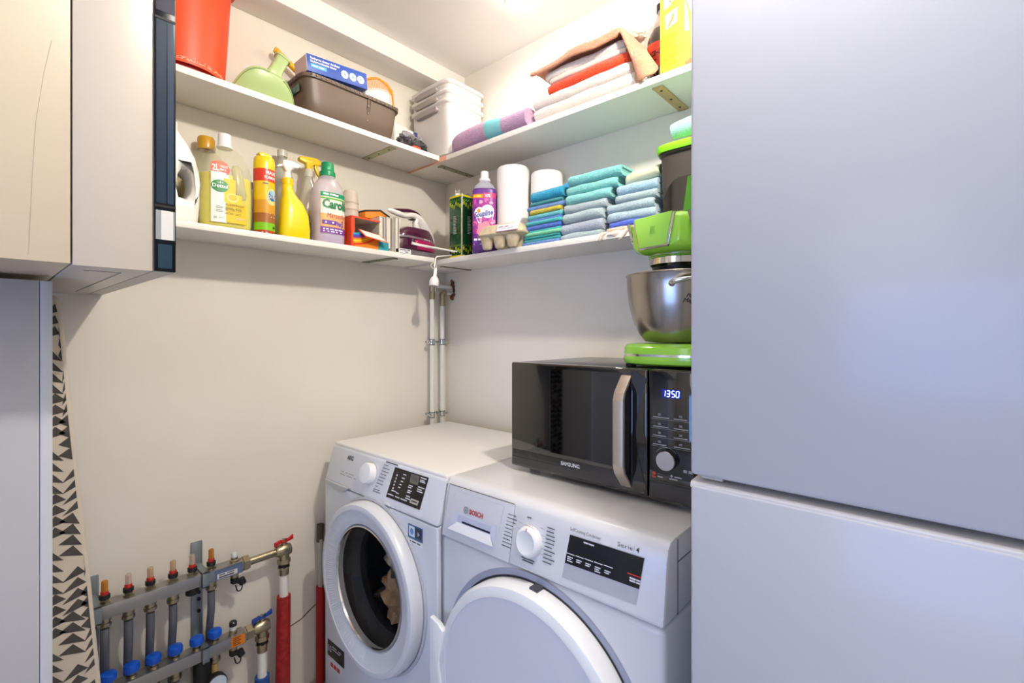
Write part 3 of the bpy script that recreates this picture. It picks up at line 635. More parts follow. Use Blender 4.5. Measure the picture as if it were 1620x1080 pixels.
def drain(par, x, off=0):
    b = MB(); b.lathe([(.011, -.016), (.011, -.03), (.0085, -.032)], NICKEL, (x, 0, 0), 16); b.lathe([(.0095, -.028), (.0105, -.034), (.0105, -.046), (.007, -.050)], RUB, (x, 0, 0), 14)
    b.tube([(x, 0, -.04), (x+.018, -.004, -.050)], .0075, RUB, 10); b.tube([(x+.016, -.004, -.040), (x+.022, -.006, -.056)], .0098, RUB, 12)
    b.tube([(x+.02, -.006, -.05), (x+.016, -.01, -.07), (x+.006, -.008, -.072), (x+.002, -.004, -.055)], .0018, RUB, 6, smooth=4); b.obj('drain_valve', par)
drain(t, .3135)
b = MB(); b.lathe([(.019, .329), (.019, .335), (.0225, .3355), (.0225, .352), (.017, .354)], NICKEL, T=frame((0, 0, 0), (0, 1, 0), (0, 0, 1)), seg=6); b.obj('union_nut', t)
def ball_valve(par, x0, x1, zt, hexh):
    b = MB()
    if x1-x0 > .05: b.tube([(x0, 0, 0), (x1-.02, 0, .001)], .0115, NICKEL, 14)
    else: b.tube([(x0, 0, 0), (x1, 0, .0)], .012, NICKEL, 14)
    b.tube([(x1-.026, 0, .002), (x1-.018, 0, .002), (x1+.004, 0, .002), (x1+.012, 0, .001), (x1+.02, 0, .001)], [.015, .0185, .0205, .019, .017], NICKEL, 20)
    b.tube([(x1, 0, 0), (x1, 0, -.030)], .0165, NICKEL, 16); b.tube([(x1, 0, -.026), (x1, 0, -.040)], .020, NICKEL, 6)
    b.tube([(x1, 0, -.038), (x1, 0, -.052)], .0165, P('#2f2620', .5, .5), 14); b.tube([(x1, 0, -.050), (x1, 0, -.056)], .018, NICKEL, 6); b.tube([(x1, 0, -.056), (x1, 0, -.076)], .0155, NICKEL, 14); b.tube([(x1, 0, .016), (x1, 0, .028)], .008, NICKEL, 10)
    v = b.obj('ball_valve', par)
    m = P(hexh, .35); b = MB(); b.box((x1-.010, -.008, .026), (x1+.010, .008, .032), m, .002)
    for s_ in (-1, 1): b.prism([(x1+s_*.008, .026), (x1+s_*.012, .026), (x1+s_*.029, .024+.006*s_), (x1+s_*.029, .037+.006*s_), (x1+s_*.014, .034), (x1+s_*.008, .036)], -.005, .005, m, bev=.001)
    b.lathe([(.006, .032), (.006, .037)], NICKEL, (x1, 0, 0), 6); b.obj('lever', v)
ball_valve(t, .35, .458, 0, '#b8141a')
t2 = thing('heating_manifold', 'lower steel heating manifold bar with six blue caps', 'manifold', (.2, 1.572, .306))
MB().box((0, -.02, -.0165), (.3395, .02, .0165), SST, .0015).obj('bar', t2)
b = MB(); T = FRONT(-.0203); b.rect(T, .299, -.014, .336, .0155, P('#e07a12', .5), .0005)
for k in range(5): b.bars(T, .303, .010-k*.005, (.022-(k % 2)*.005,), .0022, P('#5a3210', .6))
b.obj('sticker', t2, label='orange sticker')
X6b = (.2229, .2695, .3162, .3655, .4163, .462)
for i, x in enumerate(X6b):
    MB().lathe([(.011, .016), (.011, .022), (.008, .023), (.008, .030)], NICKEL, (x-.2, 0, 0), 16).obj('valve_stem', t2)
    b = MB(); b.lathe([(.0155, .030), (.0165, .032), (.0170, .046), (.0155, .0495), (.012, .051), (.0005, .0515)], P('#0f52c4', .35), (x-.2, 0, 0), 28)
    for k in range(20):
        a = 2*PI*k/20; b.box((x-.2+.0166*math.cos(a)-.0007, .0166*math.sin(a)-.0007, .032), (x-.2+.0166*math.cos(a)+.0007, .0166*math.sin(a)+.0007, .0455), P('#0f52c4', .35))
    b.obj('blue_cap', t2)
    if i != 4: MB().lathe([(.014, -.016), (.014, -.024), (.0125, -.025), (.0125, -.031), (.0145, -.032), (.0145, -.040), (.011, -.044)], NICKEL, (x-.2, 0, 0), 18).obj('hose_coupling', t2)
b = MB(); b.lathe([(.011, .016), (.011, .026), (.008, .028)], NICKEL, (.3101, 0, 0), 16); b.lathe([(.009, .028), (.009, .040)], P('#d9d8d4', .4), (.3101, 0, 0), 16); b.lathe([(.0105, .040), (.0105, .050), (.008, .053)], P('#2a2926', .3), (.3101, 0, 0), 18); b.obj('air_vent', t2)
drain(t2, .3101)
b = MB(); b.lathe([(.019, .339), (.019, .344), (.0225, .3445), (.0225, .361), (.017, .363)], NICKEL, T=frame((0, 0, 0), (0, 1, 0), (0, 0, 1)), seg=6); b.obj('union_nut', t2)
ball_valve(t2, .352, .392, 0, '#123c9c')
t = thing('pressure_gauge', 'black thermometer gauge with pale dial below the lower manifold', 'gauge', (.428, 1.56, .23))
MB().tube([(0, .012, -.05), (0, .012, .056)], .021, RUB, 18).obj('housing', t)
b = MB(); Tg = FRONT(-.022, 0, 0) @ Matrix.Translation((.03, -.015, 0)); b.lathe([(.026, -.02), (.027, .0), (.025, .002)], RUB, T=Tg, cap=False, seg=28); b.lathe([(.025, .0005), (.0005, .0012)], P('#c9d4e4', .4), T=Tg, seg=28); b.obj('dial', t)
# hoses
for i, x in enumerate(X6):
    if i == 4: continue
    b = MB(); b.tube([(0, 0, -.048), (0, .0, -.10), (.004, .030, -.18), (.005, .034, -.26), (.004, .034, -.517)], .0098, HOSE, 14, smooth=5)
    solo(b, 'heating_hose', ['leftmost grey heating hose', 'second grey heating hose from the left', 'third grey heating hose from the left', 'fourth grey heating hose from the left', '', 'rightmost grey heating hose, right of the bracket'][i]+' hanging under the upper manifold', 'hose', (x, 1.572, .520), group='grey hoses under the upper manifold')
for i, x in enumerate(X6b):
    if i == 4: continue
    b = MB(); b.tube([(0, 0, -.046), (0, .0, -.12), (0, -.002, -.304)], .0092, P('#b59a62', .5) if i == 5 else HOSE, 14)
    solo(b, 'heating_hose', 'yellowed beige heating hose under the lower manifold' if i == 5 else 'grey heating hose below the %s blue cap from the left' % ['first', 'second', 'third', 'fourth'][min(i, 3)], 'hose', (x, 1.572, .306), group='hoses under the lower manifold' if i != 5 else None)
def mbr(x, nm, top):
    t = thing('manifold_bracket', nm, 'bracket', (x, 1.6, .0))
    b = MB(); b.box((-.014, .03, .18), (.014, .0385, top), ZINC, .001)
    for z in (.455, .435, .40): b.lathe([(.005, 0), (.005, .005)], BLACK, T=FRONT(.03, .004, z), seg=8)
    b.obj('rail', t)
    for z, nm2 in ((.520, 'clip'), (.306, 'clip')):
        b = MB(); b.box((-.009, -.056, z-.021), (.009, -.0495, z+.021), ZINC, .001); b.box((-.009, -.056, z+.0175), (.009, .03, z+.021), ZINC, .001); b.box((-.009, -.056, z-.021), (.009, .03, z-.0175), ZINC, .001); b.obj(nm2, t)
mbr(.4325, 'grey steel bracket near the right end holding both manifolds', .602); mbr(.198, 'grey steel bracket at the left end holding both manifolds', .588)
# supply pipes
b = MB(); b.tube([(0, 0, .36), (0, 0, .445)], .0135, PW, 16); t = thing('insulated_pipe', 'white pipe in thick red insulation beside the washing machine valve', 'pipe', (.658, 1.572, 0)); b.obj('tube', t)
b = MB(); b.tube([(-.004, 0, .004), (-.002, 0, .2), (0, 0, .375)], [.0225, .021, .0205], P('#8e0f12', .65, bump=.5, bscale=120, bdist=.002, var='#a5201e', vscale=70), 20); b.obj('insulation', t, label='red foam insulation sleeve')
t = thing('insulated_pipe', 'white pipe in blue insulation under the blue lever valve', 'pipe', (.592, 1.572, 0)); b = MB(); b.tube([(0, 0, .12), (0, 0, .231)], .0135, PW, 16); b.obj('tube', t)
b = MB(); b.tube([(0, 0, .004), (0, 0, .152)], .021, P('#1f4f94', .65, bump=.5, bscale=120, bdist=.002), 20); b.obj('insulation', t, label='blue foam insulation sleeve')
t = thing('insulated_pipe', 'thin pipe in red insulation close behind the washing machine', 'pipe', (.800, 1.612, 0)); b = MB(); b.tube([(0, 0, .3), (0, 0, .50)], .0085, P('#b9b2a4', .5), 12); b.tube([(0, .004, .49), (.002, .004, .55)], .012, P('#4f4638', .7), 10); b.obj('tube', t)
b = MB(); b.tube([(0, 0, .004), (0, 0, .335)], .0145, P('#a5120f', .6, bump=.4, bscale=120), 16); b.obj('insulation', t, label='red foam insulation sleeve')

# ================================================================ lower left shelf
def bottle(t, rings, m, nm='body', seg=32): return MB().loft(rings, m, seg).obj(nm, t, sharp=60)
# white jug
t = thing('detergent_jug', 'white detergent jug with a handle hole, cut off by the cabinet edge', 'bottle', (.325, 1.53, NL))
b = MB(); out = [(-.09, 0), (.066, 0), (.074, .010), (.079, .05), (.081, .10), (.078, .14), (.068, .18), (.050, .215), (.035, .235), (.028, .245), (.028, .268), (-.02, .268), (-.02, .245), (-.05, .23), (-.08, .20), (-.095, .12), (-.095, .02)]
hole = [(.030, .072), (.046, .070), (.056, .085), (.060, .110), (.057, .135), (.048, .150), (.036, .150), (.028, .130), (.024, .100)]
b.plate([out, hole], -.048, .048, P('#f1f0ee', .3, coat=.2, sss=.1), bev=.016); b.obj('body', t)
MB().lathe([(.026, .268), (.027, .272), (.026, .295), (.022, .298)], P('#e9eaee', .35), (.004, 0, 0), 28).obj('cap', t)
# gold capped bottle
t = thing('cleaner_bottle', 'bottle with a gold cap and yellow liquid behind the large lemon cleaner', 'bottle', (.448, 1.601, NL))
bottle(t, [(.0, .062, .030, 4), (.004, .066, .034, 4), (.16, .066, .034, 4), (.20, .056, .030, 3), (.235, .034, .022, 2.4), (.246, .024, .020, 2)], frosted('#f4f2e6', .82))
MB().loft([(.003, .061, .029, 4), (.145, .061, .029, 4)], P('#e3d01c', .3), 28).obj('liquid', t)
MB().lathe([(.023, .246), (.0235, .250), (.0225, .278), (.020, .284), (.0005, .285)], P('#c9981f', .3, coat=.3), seg=24).obj('cap', t, label='gold screw cap')
MB().rect(super_front(.066, .034, 4), -.06, .03, .02, .13, P('#c2362a', .5), .001, 8, 1).obj('label_sheet', t)
# Dettol
t = thing('cleaner_bottle', 'big two litre lemon cleaner bottle with white cap and yellow liquid', 'bottle', (.466, 1.503, NL))
DT = [(.0, .058, .040, 3.2), (.006, .064, .046, 3.2), (.02, .0665, .048, 3.2), (.09, .0675, .048, 3.2), (.15, .0655, .047, 3.2), (.185, .058, .044, 3), (.21, .046, .038, 2.6), (.225, .032, .029, 2.2), (.233, .020, .020, 2)]
bottle(t, DT, frosted('#f8f8f0', .84, .2), seg=40)
MB().loft([(.003, .055, .037, 3.2), (.008, .061, .043, 3.2), (.02, .0640, .0455, 3.2), (.09, .065, .0455, 3.2), (.148, .063, .0445, 3.2)], P('#e8dc10', .25, coat=.3), 40).obj('liquid', t)
MB().lathe([(.0200, .232), (.0200, .236), (.0175, .238), (.0165, .268), (.0155, .271), (.0005, .272)], P('#f2f2f4', .35), seg=28).obj('cap', t)
mp = super_front(lambda z: .0680 if z < .15 else .0660-(z-.15)*.28, lambda z: .0485 if z < .15 else .0475-(z-.15)*.14, 3.2)
b = MB(); u_ = lambda x: x-.466+.0
b.rect(mp, -.047, .014, -.010, .125, P('#f4f4ee', .4), .0010, 6, 8); b.rect(mp, -.047, .125, -.005, .15, P('#f4f4ee', .4), .0010, 6, 2)
b.rect(mp, -.012, .016, .040, .070, P('#f3c41c', .4), .0011, 8, 6); b.rect(mp, -.016, .07, .028, .095, P('#f5cb24', .4), .0011, 8, 3); b.rect(mp, -.018, .095, .012, .135, P('#f0c81e', .4), .0011, 6, 4)
b.add([(x, z, .0012) for x, z in [(-.048, .130), (-.005, .147), (-.0005, .160), (-.008, .176), (-.018, .182), (-.032, .181), (-.044, .176), (-.047, .160)]], [(0, 1, 2, 3, 4, 5, 6, 7)], P('#e5502c', .4), mp)
DG = P('#12813a', .35); b.disc(mp, -.026, .112, .021, .017, DG, .0016, 28, 3)
b.text(mp, 'Dettol', -.026, .1075, .0095, P('#ffffff', .4), w=.037, align='c', off=.0022, bold=.02); b.rect(mp, -.034, .1208, -.018, .1216, P('#ffffff', .4), .002); b.rect(mp, -.0264, .118, -.0257, .125, P('#ffffff', .4), .002)
b.text(mp, '2L', -.044, .153, .017, P('#ffffff', .4), w=.016, off=.0022, bold=.03); b.text(mp, 'VALUE', -.026, .163, .0065, P('#ffffff', .4), w=.019, off=.0022, bold=.02); b.text(mp, 'PACK', -.026, .154, .0065, P('#ffffff', .4), w=.016, off=.0022, bold=.02)
b.disc(mp, .004, .085, .0155, .012, P('#f6e38a', .4), .0016, 20, 2); b.disc(mp, .005, .086, .0115, .0085, P('#f2c02c', .4), .0019, 20, 2)
b.text(mp, 'ALLESREINIGER', -.014, .062, .006, P('#3f6a2c', .5), w=.048, off=.0018); b.text(mp, 'NETTOIE TOUT', -.014, .048, .006, P('#3f6a2c', .5), w=.042, off=.0018)
for v in (.057, .054, .042, .039): b.bars(mp, -.014, v, (.02, .014), .0012, P('#7a8a3a', .5), off=.0018)
for v in (.056, .052, .046, .042): b.bars(mp, -.036, v, (.016,), .0015, P('#6a8a7a', .5), off=.0018)
b.ringd(mp, -.038, .026, .0025, .0045, P('#2a6a4a', .5), .0018, 3); b.bars(mp, -.030, .026, (.012,), .0012, P('#6a8a7a', .5), off=.0018); b.bars(mp, .012, .028, (.026,), .0035, P('#f2b9a0', .5), off=.0018); b.obj('label_sheet', t)
b = MB(); b.loft([(.085, .012, .005, 2, 0, -.038), (.10, .016, .007, 2, 0, -.04), (.17, .013, .006, 2, 0, -.039), (.18, .008, .004, 2, 0, -.036)], frosted('#e6e2c0', .5), 20, T=Matrix.Translation((.040, -.003, -.0)) @ Matrix.Rotation(math.radians(-8), 4, 'Y')); b.obj('grip', t)
# can behind
t = thing('spray_can', 'slim white and grey can just visible between lemon cleaner and furniture spray', 'can', (.570, 1.575, NL))
MB().lathe([(.022, 0), (.0235, .003), (.0235, .14), (.020, .15)], P('#d8d6cc', .35), seg=28).obj('body', t); MB().lathe([(.018, .148), (.018, .172)], P('#8d8f92', .3, .5), seg=20).obj('cap', t)
# Pliz
t = thing('spray_can', 'yellow and red aerosol furniture spray reading pliz', 'can', (.5625, 1.478, NL))
R_ = .0285; mp = super_front(R_, R_)
Y1 = P('#f3c60f', .25, coat=.4)
b = MB(); b.lathe([(.026, 0), (R_, .003), (R_, .192)], Y1, seg=36); b.obj('body', t)
b = MB(); b.lathe([(R_+.0002, .160), (R_+.0002, .205), (.027, .222), (.0255, .224), (.022, .219), (.012, .222)], P('#f6d40c', .28, coat=.3), seg=36); b.prism([(-.012, .218), (-.02, .236), (-.004, .240), (.018, .234), (.022, .218)], -.012, .014, P('#f6d40c', .28, coat=.3), bev=.004); b.obj('cap', t)
b = MB()
for z0, z1, hx in ((.152, .188, '#e03a22'), (.0325, .060, '#a4642a'), (.060, .098, '#d99a26'), (.002, .0105, '#a8381c'), (.0105, .0325, '#7ec51c')): b.lathe([(R_+.0004, z0), (R_+.0004, z1)], P(hx, .3), seg=36, cap=False)
WT = P('#ffffff', .4); b.text(mp, 'MAXI', -.006, .172, .0105, WT, w=.028, bold=.02); b.text(mp, 'FORMAT', -.010, .159, .0085, WT, w=.034, bold=.02)
b.disc(mp, .011, .108, .0165, .024, P('#f4dc8a', .3), .0008, 24, 3); b.disc(mp, .013, .112, .012, .016, P('#1c6fae', .3), .0011, 24, 3); b.disc(mp, .014, .120, .009, .008, P('#a8d4ea', .3), .0013, 16, 2)
b.text(mp, 'pliz', -.001, .103, .014, P('#15406e', .3), w=.027, off=.0016, bold=.03); b.text(mp, 'pliz', -.0005, .1035, .0135, WT, w=.026, off=.0019)
b.bars(mp, -.014, .144, (.014,), .003, P('#2c3c5c', .4)); b.bars(mp, -.016, .139, (.026,), .0018, P('#2c3c5c', .4)); b.bars(mp, .004, .058, (.018,), .002, WT); b.bars(mp, .008, .049, (.012,), .002, WT); b.disc(mp, .018, .02, .005, .004, P('#22451c', .5), .001, 10); b.bars(mp, -.016, .003, (.014,), .0018, WT); b.obj('label_sheet', t)
# clear PET bottle
t = thing('plastic_bottle', 'clear empty plastic bottle with clear cap behind the yellow sprayers', 'bottle', (.664, 1.598, NL))
PET = frosted('#e4e4de', .62, .12)
bottle(t, [(0, .028, .028), (.005, .033, .033), (.10, .0335, .0335), (.108, .0315, .0315), (.116, .0335, .0335), (.20, .0335, .0335), (.24, .028, .028), (.262, .016, .016), (.275, .0125, .0125), (.287, .0125, .0125)], PET)
MB().lathe([(.0155, .286), (.0155, .306), (.013, .308), (.0005, .3085)], frosted('#e9e6dc', .3), seg=24).obj('cap', t)
# trigger sprayer head
def trigger(t, z, mh, mt, mn, nm='spray_head', flip=1, s=1.0, tilt=0):
    T = Matrix.Translation((0, 0, z)) @ Matrix.Rotation(math.radians(tilt), 4, 'Y') @ Matrix.Diagonal((flip*s, s, s, 1))
    b = MB(); b.lathe([(.0135, -.004), (.0135, .012), (.011, .018), (.0095, .024)], mn, seg=24, T=T); c = b.obj('collar', t)
    b = MB(); b.prism([(-.010, .018), (.009, .018), (.010, .036), (.030, .040), (.033, .046), (.030, .054), (.006, .058), (-.022, .060), (-.036, .056), (-.040, .048), (-.036, .040), (-.012, .036)], -.0095, .0095, mh, bev=.003, T=T); b.box((-.047, -.008, .041), (-.039, .008, .055), mn, .0015, T=T); hd = b.obj(nm, t)
    b = MB(); b.prism([(-.030, .042), (-.018, .042), (-.018, .030), (-.026, .012), (-.038, .0), (-.042, .002), (-.033, .018), (-.030, .030)], -.0055, .0055, mt, bev=.0015, T=T); b.obj('trigger', hd)
t = thing('spray_bottle', 'solid yellow spray bottle with white trigger head', 'spray bottle', (.649, 1.482, NL))
YB = P('#f2d913', .28, coat=.2)
bottle(t, [(0, .040, .028, 3.5), (.004, .045, .032, 3.5), (.03, .0455, .033, 3.5), (.075, .042, .032, 3), (.11, .033, .027, 2.6, -.006), (.135, .020, .019, 2.2, -.014), (.150, .0165, .0165, 2, -.018), (.165, .0155, .0155, 2, -.018), (.168, .012, .012, 2, -.018)], YB)
MB().lathe([(.0165, .163), (.0165, .180), (.013, .184)], P('#f0cf10', .35), (-.018, 0, 0), 24).obj('screw_ring', t)
sub = bpy.data.objects.new('trigger_head', None); C.objects.link(sub); sub.parent = t
T = Matrix.Translation((-.018, 0, .180)); WS = P('#f2efe9', .35)
b = MB(); b.lathe([(.0125, -.002), (.0105, .010), (.0085, .028)], WS, seg=20, T=T); b.prism([(-.008, .022), (.007, .022), (.009, .036), (.032, .040), (.034, .052), (.012, .058), (-.014, .056), (-.018, .044)], -.010, .010, WS, bev=.003, T=T); b.prism([(-.016, .043), (-.012, .037), (-.022, .034), (-.030, .030), (-.033, .034), (-.026, .040)], -.006, .006, WS, bev=.0015, T=T); b.box((.030, -.008, .042), (.040, .008, .054), frosted('#e8e8e4', .3), .002, T=T); b.tube([(.0, .0, .03), (.022, -.002, .048)], .008, WS, 10, T=T); b.obj('nozzle_head', sub)
t = thing('spray_bottle', 'clear spray bottle with yellow trigger head and green label, behind', 'spray bottle', (.748, 1.575, NL))
bottle(t, [(0, .038, .026, 3.5), (.004, .042, .030, 3.5), (.10, .043, .031, 3.5), (.16, .038, .028, 3), (.205, .022, .020, 2.3, -.006), (.225, .014, .014, 2, -.008), (.235, .013, .013, 2, -.008)], frosted('#e9e4d4', .45, .15))
mp = super_front(.043, .031, 3.5); b = MB(); b.rect(mp, -.034, .01, .038, .085, P('#4c8c34', .4), .001, 8, 2); b.add([(-.034, .085, .0012), (.036, .085, .0012), (.030, .108, .0012), (.0, .118, .0012), (-.026, .106, .0012)], [(0, 1, 2, 3, 4)], P('#e0d44a', .4), mp); b.text(mp, 'Oranje', -.020, .088, .012, P('#2a2a26', .4), w=.05, bold=.02, off=.002); b.bars(mp, -.02, .078, (.022,), .003, WT, off=.002); b.rect(mp, .012, .01, .03, .066, P('#c9a28c', .5), .0014, 2); b.obj('label_sheet', t)
trigger(t, .238, P('#f5cf17', .3, coat=.2), P('#f5cf17', .3, coat=.2), frosted('#e9e6d8', .3), flip=-1, s=1.05, tilt=0)
for ch in t.children:
    if ch.name.startswith(('spray_head', 'collar')): ch.location.x = -.008
# Carolin
t = thing('cleaner_bottle', 'lilac floor cleaner bottle with a green cap beside the rainbow box', 'bottle', (.761, 1.486, NL))
bottle(t, [(0, .044, .036, 2.8), (.004, .050, .041, 2.8), (.03, .0515, .042, 2.8), (.035, .0505, .041, 2.8), (.12, .0505, .041, 2.8), (.165, .0495, .040, 2.8), (.19, .042, .035, 2.5), (.212, .028, .026, 2.2), (.222, .022, .022, 2)], frosted('#f4eef4', .6, .2), seg=36)
MB().loft([(.003, .048, .039, 2.8), (.088, .0485, .039, 2.8)], P('#c8b4dc', .3), 36).obj('liquid', t)
GC = P('#12905a', .35); b = MB(); b.lathe([(.0245, .219), (.0250, .223), (.0245, .234), (.0200, .239), (.0190, .262), (.017, .265), (.0005, .266)], GC, seg=26); b.obj('cap', t, label='green screw cap')
mp = super_front(.0508, .0413, 2.8); b = MB(); b.rect(mp, -.040, .030, .046, .158, P('#f0b66e', .4), .0008, 14, 2); b.rect(mp, -.040, .092, .046, .160, P('#f2ece2', .4), .0010, 14, 2)
b.rect(mp, -.040, .146, .046, .160, P('#1a9465', .4), .0014, 14); b.bars(mp, -.034, .151, (.016, .028), .005, WT, off=.0022); b.rect(mp, -.040, .138, .046, .143, P('#5fae2c', .4), .0014, 14)
b.rect(mp, -.040, .030, .046, .050, P('#7a3f9c', .4), .0014, 14); b.bars(mp, -.034, .041, (.016, .012, .01, .016), .0035, WT, off=.002); b.bars(mp, -.034, .034, (.018, .012, .022), .0035, WT, off=.002); b.rect(mp, -.036, .058, .008, .071, P('#6a3aa0', .4), .0016, 6); b.bars(mp, -.028, .062, (.028,), .005, WT, off=.0022)
b.text(mp, 'Carolin', -.036, .110, .027, P('#0f7a4e', .35), w=.094, bold=.045, off=.0020); b.text(mp, 'Marseille', -.024, .080, .015, P('#b04a6a', .35), w=.064, shear=.35, off=.002)
for k in range(14): b.disc(mp, .018+rnd.uniform(-.009, .014), .063+rnd.uniform(-.009, .012), .003, .004, P('#8a5fae', .5), .0018, 8, 1)
b.obj('label_sheet', t)
# cups
t = thing('plastic_cup', 'stack-top beige translucent cup behind the rainbow box', 'cup', (.893, 1.578, NL))
cupm = frosted('#efe4d6', .35, .25)
MB().lathe([(.031, 0), (.0315, .004), (.0305, .006), (.028, .12), (.027, .125)], cupm, seg=28).obj('body', t)
cups = []
for k, (z, r, nm) in enumerate(((.126, .031, 'lowest'), (.152, .030, 'middle'), (.176, .029, 'topmost'))):
    b = MB(); b.lathe([(r, 0), (r+.001, .004), (r-.0005, .006), (r-.004, .040), (r-.009, .046), (.0005, .047)], cupm, seg=28)
    if k == 0: t['label'] = 'pale plastic jar standing upside down behind the rainbow box, under the small cups'; t['category'] = 'jar'; t.name = 'plastic_jar'
    if k < 2 or True: solo(b, 'plastic_cup', '%s of the upside-down translucent cups between green-capped bottle and boxes' % nm, 'cup', (.893, 1.578, NL+z-.001+.0), group='translucent cups behind the rainbow box')
# rainbow box, open front
t = thing('cardboard_box', 'open rainbow coloured cardboard box with its red-edged flap folded out', 'box', (.873, 1.500, NL), 3)
OR = P('#e84a1e', .5); INN = P('#d9d2c4', .8)
b = MB(); W2, D2, H2 = .056, .055, .100
b.box((-W2, -D2, 0), (W2, D2, .002), OR); b.box((-W2, D2-.002, 0), (W2, D2, H2), INN); b.box((-W2, -D2, 0), (-W2+.002, D2, H2), OR); b.box((W2-.002, -D2, 0), (W2, D2, H2), INN); b.box((-W2, -D2, H2-.002), (W2, D2, H2), OR)
b.box((-W2+.002, -D2+.001, .002), (-W2+.003, D2-.002, H2-.002), INN); b.box((-W2+.002, -D2+.001, H2-.003), (W2-.002, D2-.002, H2-.002), INN)
out = [(-W2, 0), (W2, 0), (W2, .046)]+[(W2-.01-.09*i/8, .046-.022*math.sin(PI*i/8)) for i in range(9)]+[(-W2, .052)]
b.prism(out, -D2-.0015, -D2, P('#f08a1c', .5)); b.box((-W2, -D2-.002, .0), (-W2+.012, -D2, H2), OR); b.box((-W2, -D2-.002, H2-.005), (W2, -D2, H2), OR); b.obj('body', t)
b = MB(); T = FRONT(-D2-.0016)
cols = ['#e8321e', '#f5a012', '#f7d417', '#ef7f1a', '#8a3a9c', '#3450b0', '#17a0c0', '#4ab04a']
for i, hx in enumerate(cols):
    r0 = .155-.0056*i; mxa = min(math.acos(min(.999, .116/r0)), math.asin(min(.999, .112/r0))); b.ringd(T, -.054, .160, r0-.0057, r0, P(hx, .5), .0004+.0001*i, 18, math.radians(272), math.radians(270)+mxa)
b.obj('print', t)
b = MB(); b.add([(-.030, -D2, .060), (W2, -D2, .052), (W2+.012, -D2-.030, .024), (-.022, -D2-.030, .032), (-.030, -D2, .0585), (W2, -D2, .0505), (W2+.012, -D2-.030, .0225), (-.022, -D2-.030, .0305)], [(0, 1, 2, 3), (4, 7, 6, 5), (0, 3, 7, 4), (1, 5, 6, 2), (3, 2, 6, 7)], OR)
b.add([(-.026, -D2-.0035, .0580), (W2-.003, -D2-.0035, .0498), (W2+.007, -D2-.0275, .0272), (-.018, -D2-.0275, .0350)], [(0, 1, 2, 3)], P('#ece6dc', .7)); b.obj('flap', t)
# teal carton behind, orange sponge box, white cartons
b = MB().box((-.02, -.045, 0), (.02, .045, .03), P('#2c9aa8', .5), .001); solo(b, 'soap_box', 'small teal box on the shelf beside the rainbow box', 'box', (.9455, 1.49, NL))
t = thing('cardboard_box', 'grey white carton standing between the rainbow box and white cartons', 'box', (.968, 1.597, NL))
b = MB(); b.box((-.036, -.034, 0), (.034, .036, .130), P('#e2d9d2', .7), .001); b.text(FRONT(-.034), '41', .004, .105, .007, G3, off=.001); b.obj('body', t)
b = MB(); b.prism([(-.055, 0), (.056, 0), (.056, .018), (.012, .034), (-.055, .020)], -.03, .03, P('#ef8a2a', .7), bev=.001); b.prism([(-.056, .021), (.012, .035), (.057, .019), (.057, .023), (.012, .040), (-.056, .026)], -.032, .032, P('#40342e', .8)); solo(b, 'scouring_sponge', 'orange scouring sponge with a dark rough side lying on the cartons', 'sponge', (.985, 1.58, NL+.131), 6)
WC = P('#efe9df', .7)
for k, (x, w_, h_, y, nm) in enumerate(((.944, .020, .120, 1.452, 'left'), (.974, .026, .122, 1.449, 'middle'), (1.004, .016, .128, 1.4475, 'right'))):
    b = MB(); b.box((-w_/2, 0, 0), (-w_/2+.0015, .11, h_), WC); b.box((w_/2-.0015, 0, 0), (w_/2, .11, h_), WC); b.box((-w_/2, .1085, 0), (w_/2, .11, h_), CARD); b.box((-w_/2, 0, 0), (w_/2, .11, .0015), WC); b.box((-w_/2, 0.004, h_-.0015), (w_/2, .11, h_), WC)
    b.box((-w_/2+.002, .002, .008+.004*k), (-w_/2+.0035+w_*.45, .0035, h_-.004), P('#dcd4c4', .8)); b.prism([(-w_/2, 0), (w_/2, 0), (w_/2-.004, -.010), (0, -.014)], -.002, .0, P('#d9c8b0', .8), T=Matrix.Translation((0, 0, .003)))
    solo(b, 'flat_carton', '%s of the three slim white open cartons left of the steam iron' % nm, 'box', (x, y, NL), group='slim white cartons')
# iron
t = thing('heat_mat', 'dark purple dotted iron rest mat under the steam iron', 'mat', (1.120, 1.50, NL))
b = MB(); b.box((-.112, -.05, .0), (.060, .06, .020), P('#2a1622', .7), .006, 3); T = FRONT(-.05)
b.rect(T, -.108, .003, -.055, .019, P('#e2e2e6', .5), .0008); b.bars(T, -.104, .013, (.01, .014, .012), .003, G3); b.bars(T, -.084, .006, (.014,), .003, G3)
for i in range(26):
    for j in range(4): b.disc(T, -.050+i*.0041, .004+j*.004+(i % 2)*.0015, .0011, .0011, P('#e9dfe4', .6), .0008, 6, 1)
b.obj('pad', t)
t = thing('steam_iron', 'purple and white steam iron lying in the shelf corner', 'iron', (1.122, 1.522, NL+.021), 8)
PU = P('#4a1434', .12, coat=.8); MG = P('#a8205c', .12, coat=.8); IW = P('#efeae6', .2, coat=.5)
b = MB(); rr = []
for z, s_, x1 in ((0, .92, .0), (.006, 1, .0), (.02, 1, .0), (.05, .95, .004), (.075, .82, .012), (.095, .6, .022)): rr.append((z, .112*s_, .045*s_, 2.3, x1, 0))
b.loft(rr, PU, 40); body = b.obj('body', t)
MB().loft([(-.001, .105, .042, 2.2), (.0055, .112, .046, 2.2)], P('#b9b9bd', .25, .9), 40).obj('soleplate', t)
b = MB(); b.loft([(.010, .097, .0466, 2.3, .016, 0), (.042, .095, .0460, 2.3, .016, 0), (.048, .092, .0440, 2.3, .016, 0)], MG, 36); b.obj('water_tank', t, label='magenta translucent water tank')
